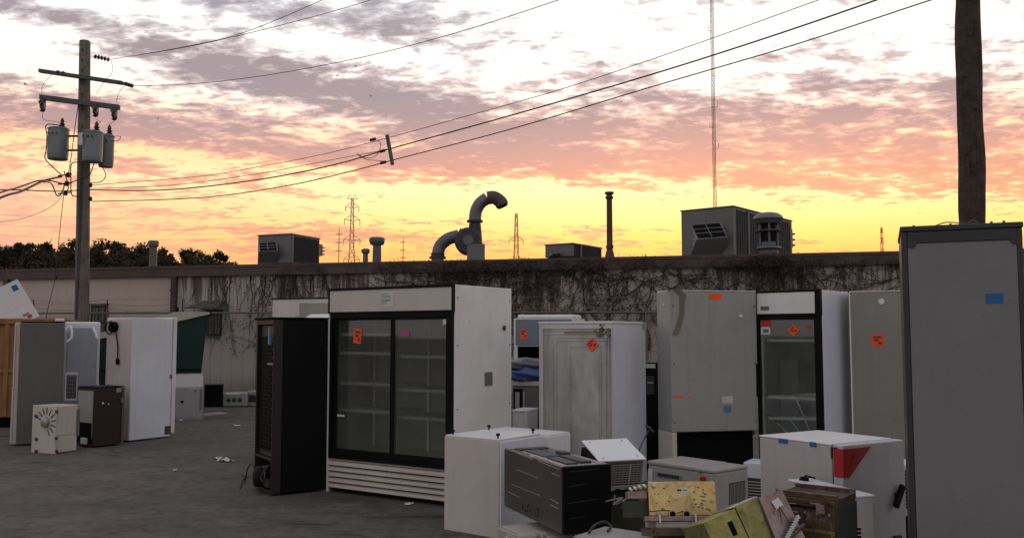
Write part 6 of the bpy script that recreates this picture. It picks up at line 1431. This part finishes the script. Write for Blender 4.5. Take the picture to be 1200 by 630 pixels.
def fan_box():
    f = fit2('appliance_casing', 69.5, 12.2, 42.5, 94.5, .64, 'small white casing with a round vent and radiating slots, in front of the taupe fridge', 'casing', .5, .4)
    W, D, H = f.W, f.D, f.H; fr = f.root
    MB().bx(-W/2+.008, W/2, -D/2+.02, D/2, .01, H).build('body', M_BEIGE, fr, .012); MB().bx(-W/2, W/2+.004, -D/2-.012, -D/2+.019, .0, H+.004).build('front_plate', M_BEIGE, fr, .008)
    cx_, cz = f.hit('F', 55, 494); m_ = MB(); m_.tube([(cx_, -D/2-.014, cz), (cx_, -D/2-.05, cz), (cx_, -D/2-.06, cz)], [.075, .07, .05], 20); m_.build('hub', M_GALV, fr, smooth=True)
    s_ = MB()
    for i in range(10):
        a = -1.2 + i * .45; 
        c = (cx_ + .15*math.cos(a), cz + .15*math.sin(a)); f.plate('', 'F', c[0], c[1], .09, .014, M_BLACK, t=.004, off=.013, rot=a, mb=s_, build=False)
    s_.build('vent_slot', M_DARKM, fr)
    for px, py in ((43.8, 487), (43.8, 514), (68, 482), (67.5, 513), (43.8, 528), (68, 528)):
        a, b = f.hit('F', px, py); MB().bx(a-.025, a+.025, -D/2-.03, -D/2-.013, b-.02, b+.02).build('corner_clip', M_DARKM, fr, .006)
    m_ = f.pplate('side_slot', 'R', 90, 479, 92.5, 510, M_GREY, t=.006); f.plate('side_seam', 'R', 0, H*.38, D*.96, .008, M_GREY_BEIGE, t=.003)
fan_box()
def mini_fridge():
    f = fit2('mini_fridge', 113, 12.85, 93.5, 145, .85, 'small dark brown fridge in front of the tall bluish white freezer', 'mini fridge', .5, .5)
    W, D, H = f.W, f.D, f.H; fr = f.root
    MB().bx(-W/2, W/2, -D/2+.0, D/2, .02, H-.01).build('cabinet', M_BROWN, fr, .01)
    MB().bx(-W/2, W/2+.004, -D/2-.004, D/2+.04, H-.009, H+.006).build('top', M_BLACK, fr, .004)
    f.plate('end_panel', 'F', 0, H*.55, W*.9, H*.78, M_GALV_D, t=.01); f.plate('open_base', 'F', .02, H*.24, W*.8, H*.34, M_BLACK_M, t=.006, off=.011)
    mb = MB(); mb.box((W*.1, -D/2-.03, .09), (.14, .04, .09), Matrix.Rotation(.0, 4, 'Y')); mb.build('white_bracket', M_WHITE_DIRTY, fr, .01)
    MB().bx(-W/2+.02, W/2+.004, D/2+.008, D/2+.045, .03, H-.02).build('door', paint('wood_tone_edge', (.10, .07, .05), .6, .5), fr, .006)
    MB().bx(W/2+.004, W/2+.03, D/2-.02, D/2+.03, H*.72, H*.80).build('hinge', M_GREY, fr, .004)
    f.pplate('label', 'R', 136.5, 454.5, 142, 459, M_GALV, t=.003); a, b = f.hit('R', 120.5, 472); mb = MB(); mb.cyl((W/2, a, b), (W/2+.008, a, b), .014, n=12); a, b = f.hit('R', 127, 473); mb.cyl((W/2, a, b), (W/2+.006, a, b), .01, n=10); mb.build('rivet', M_WHITE_CLEAN, fr)
    MB().bx(-W/2-.012, -W/2-.002, -D/2, D/2, H*.1, H-.02).build('side_trim', M_DARKM, fr)
mini_fridge()
def skip():
    f = fitF('skip_container', -60, 15.3, 75, 15.9, 1.8, 1.88, 'rust stained orange steel skip at the left edge', 'skip')
    W, D, H = f.W, f.D, f.H; fr = f.root
    b = MB(); b.bx(-W/2, W/2, -D/2, -D/2+.04, .18, H-.1); b.bx(-W/2, W/2, D/2-.04, D/2, .18, H-.1); b.bx(-W/2, -W/2+.04, -D/2+.04, D/2-.04, .18, H-.1); b.bx(W/2-.04, W/2, -D/2+.04, D/2-.04, .18, H-.1); b.bx(-W/2+.04, W/2-.04, -D/2+.04, D/2-.04, .18, .22)
    b.build('container', M_RUST, fr, .01)
    e = MB(); e.bx(-W/2-.04, W/2+.04, -D/2-.05, -D/2+.06, H-.099, H); e.bx(-W/2-.04, W/2+.04, D/2-.06, D/2+.05, H-.099, H); e.bx(-W/2-.04, -W/2+.06, -D/2+.06, D/2-.06, H-.099, H); e.bx(W/2-.06, W/2+.04, -D/2+.06, D/2-.06, H-.099, H); e.build('top_rim', M_RUST, fr, .01)
    s_ = MB(); 
    for i in range(7): x = -W/2 + .1 + (W-.2)*i/6; s_.bx(x-.035, x+.035, -D/2-.045, -D/2-.002, .2, H-.10)
    s_.bx(-W/2, W/2, -D/2-.03, -D/2-.002, .95, 1.0); s_.build('side_rib', M_RUST, fr, .006); MB().bx(-W/2+.1, W/2-.1, -D/2+.1, D/2-.1, .0, .179).build('skid', M_BLACK_M, fr)
    m_ = MB().bx(-W/2+.05, W/2-.05, -D/2+.07, D/2-.07, .221, H-.04).build('scrap_load', M_DARKM, fr)
skip()
# white tilted appliance on the skip
def tilted_box():
    Y = 15.75; P0 = at(-30, 372, Y); top = at(21, 328, Y); right = at(44, 365, Y); bl = at(31, 371.5, Y)
    X = (right - top).normalized(); VR = Vector((-.50, .866, -.0)); X = (X - VR * X.dot(VR)).normalized()
    # local x runs down along the right slanted edge, local z up-left
    ax = (at(-8, 341, Y) - top).normalized()
    L1 = (right - top).length + .08
    ax = (ax - X * ax.dot(X)).normalized()
    r, M = tilted('dryer', top, X, VR, None, 'white appliance with blue corner sticker, tipped up on top of the rusty skip', 'dryer')
    sgn = 1 if (M.inverted().to_3x3() @ ax).z > 0 else -1
    L2 = 1.05
    z0, z1 = (0, L2) if sgn > 0 else (-L2, 0)
    MB().bx(0, L1, 0, .6, z0, z1).build('cabinet', M_WHITE_BLUE, r, .012)
    MB().bx(-.012, L1*.98, -.02, -.001, z0, z1).build('front', M_WHITE, r, .006)
    MB().bx(.05, .15, -.026, -.021, sgn*.06, sgn*.15).build('blue_sticker', M_TAPE, r); MB().bx(L1-.12, L1-.07, -.026, -.021, sgn*.10, sgn*.17).build('red_mark', M_REDL, r); MB().bx(L1-.17, L1-.13, -.026, -.021, sgn*.12, sgn*.22).build('faded_label', M_PINKM, r)
    MB().bx(-.02, -.013, -.02, .6, z0+.0, z1).build('top_trim', M_WHITE_CLEAN, r, .003)
tilted_box()
def dumpster():
    f = fitF('dumpster', 114, 17.4, 243, 18.05, 1.2, 1.86, 'dark green dumpster with a cream sloping lid behind the tall freezer', 'dumpster')
    W, D, H = f.W, f.D, f.H; fr = f.root; zr = zat(367.5, 18.05, 242); zl = zr - .50; hb = zr
    MB().prism([(-W/2+.1, .12), (W/2-.16, .12), (W/2, zr-.02), (-W/2, zl-.02)], 'y', -D/2, D/2).build('body', M_GREEN, fr, .01)
    sl_ = (hb - H + .06) / D
    MB().prism([(-W/2-.05, zl-.03), (W/2+.04, zr-.01), (W/2+.04, zr+.03), (W*.2, zr+.03), (-W/2-.05, zl+.08)], 'y', -D/2-.05, D/2+.05).build('lid', M_CREAM, fr, .01)
    s_ = MB(); 
    for y in (-D*.0,): s_.bx(W/2, W/2+.05, y-.04, y+.04, .15, H-.3)
    MB().bx(-W/2+.06, W/2-.1, -D/2-.05, -D/2-.002, .92, 1.02).build('rib', M_GREEN, fr, .006)
    MB().tube([(W/2+.03, -D/2, hb+.0), (W/2+.03, -D/2+.1, hb+.0)], .05, 10).build('lid_hinge', M_BLACK, fr)
    k_ = MB(); k_.tube([(W*.2, 0, hb-.02), (W*.2, 0, hb+.14)], .035, 8); k_.build('lid_knob', M_BLACK, fr)
    for x in (-W/2+.2, W/2-.2): MB().tube([(x-.03, -D/2+.12, .075), (x+.03, -D/2+.12, .075)], .07, 14).build('caster', M_BLACK, fr)
dumpster()
f = fitF('cabinet', 205, 16.9, 240, 17.05, .4, .86, 'low grey white cabinet with a dark handle in front of the green dumpster', 'cabinet'); shell(f, M_GALV, bevel=.008)
f.plate('upper_panel', 'F', 0, f.H*.85, f.W*.96, f.H*.26, M_WHITE_DIRTY, t=.008); d = f.plate('door', 'F', 0, f.H*.38, f.W*.96, f.H*.64, M_GALV, t=.012, bevel=.003); f.plate('handle', 'F', f.W*.42, f.H*.45, .035, f.H*.45, M_GREY, t=.02, off=.013, parent=d)
a, b = f.hit('F', 213.5, 470.5); MB().cyl((a, -f.D/2-.012, b), (a, -f.D/2-.02, b), .028, n=12).build('knob', M_BLACK, f.root); a, b = f.hit('F', 229, 458); MB().cyl((a, -f.D/2-.012, b), (a, -f.D/2-.02, b), .022, n=12).build('knob', M_GREY, f.root)
f = fitF('storage_box', 240, 20.0, 262, 20.1, .35, .46, 'black box on the ground right of the grey white cabinet', 'box'); shell(f, M_BLACK_M, bevel=.02); f.plate('lid', 'T', 0, 0, f.W+.03, f.D+.03, M_BLACK, t=.03, bevel=.008)
f = fitF('broken_air_conditioner', 263, 20.1, 292, 20.2, .35, .32, 'battered grey air conditioner lying against the wall beside the black box', 'air conditioner'); shell(f, M_GALV, bevel=.03)
f.plate('white_top', 'F', -.05, f.H-.03, f.W*.55, .04, M_WHITE, t=.02, bevel=.006)
for u in (-.28, -.05, .18): a = f.W*u; MB().cyl((a, -f.D/2-.002, .15), (a, -f.D/2-.012, .15), .05, n=14).build('fan_vent', M_DARKM, f.root)
f = fit('air_conditioner', 304, 20.3, 291, 310, 20, .34, 'partly hidden grey unit at the wall foot, just left of the black cooler', 'air conditioner', mind=.3); shell(f, M_GREY_BEIGE, bevel=.02); f.plate('vent', 'F', 0, .17, f.W*.7, .16, M_DARKM, t=.006)
# boards and litter
def board(x0, y0, x1, y1, w, t, mat, label, name='board', rz=None):
    a, b = gnd(x0, y0), gnd(x1, y1); c = (a+b)/2; L_ = (b-a).length; an = math.atan2(b.y-a.y, b.x-a.x)
    o = MB().bx(-L_/2, L_/2, -w/2, w/2, .0, t).build(name, mat, None, .004); o.location = (c.x, c.y, .002); o.rotation_euler = (0, R(-.4), an); tag(o, label, 'board')
board(208, 489, 262, 485, .30, .035, M_GALV_D, 'flat grey sheet lying on the asphalt right of the grey white cabinet')
board(207, 492, 227, 490.5, .28, .02, M_WHITE_CLEAN, 'short bright white board lying at the foot of the tall freezer')
def scrap(px, py, s, seed, label, mat=M_PAPER, h=.03):
    rnd = random.Random(seed); p = gnd(px, py); bm = bmesh.new(); bmesh.ops.create_grid(bm, x_segments=5, y_segments=5, size=s)
    for v in bm.verts: v.co.x *= 1.3 * (1 + rnd.uniform(-.15, .15)); v.co.y *= .8 * (1 + rnd.uniform(-.2, .2)); v.co.z = .004 + h * rnd.random() ** 2
    me = bpy.data.meshes.new('scrap'); bm.to_mesh(me); bm.free(); me.materials.append(mat)
    o = bpy.data.objects.new('paper_scrap', me); COL.objects.link(o); o.location = (p.x, p.y, .003); o.rotation_euler = (0, 0, rnd.uniform(0, 3)); s_ = o.modifiers.new('s', 'SOLIDIFY'); s_.thickness = .002
    tag(o, label, 'litter', 'litter on the asphalt')
for i, a in enumerate(((264, 540, .075, 'largest crumpled white paper scrap, alone on the asphalt left of the black cooler'), (256, 537, .05, 'smaller white scrap beside the crumpled paper'), (278, 499, .04, 'white scrap on the asphalt below the broken air conditioner'), (479, 591, .03, 'flat pale scrap under the louvred base of the double door cooler'), (205, 551, .03, 'tiny pale chip in the middle of the open asphalt'))):
    scrap(a[0], a[1], a[2], i, a[3], h=a[2]*.5)
# foreground fruit of the yard seen only as reflections is not built
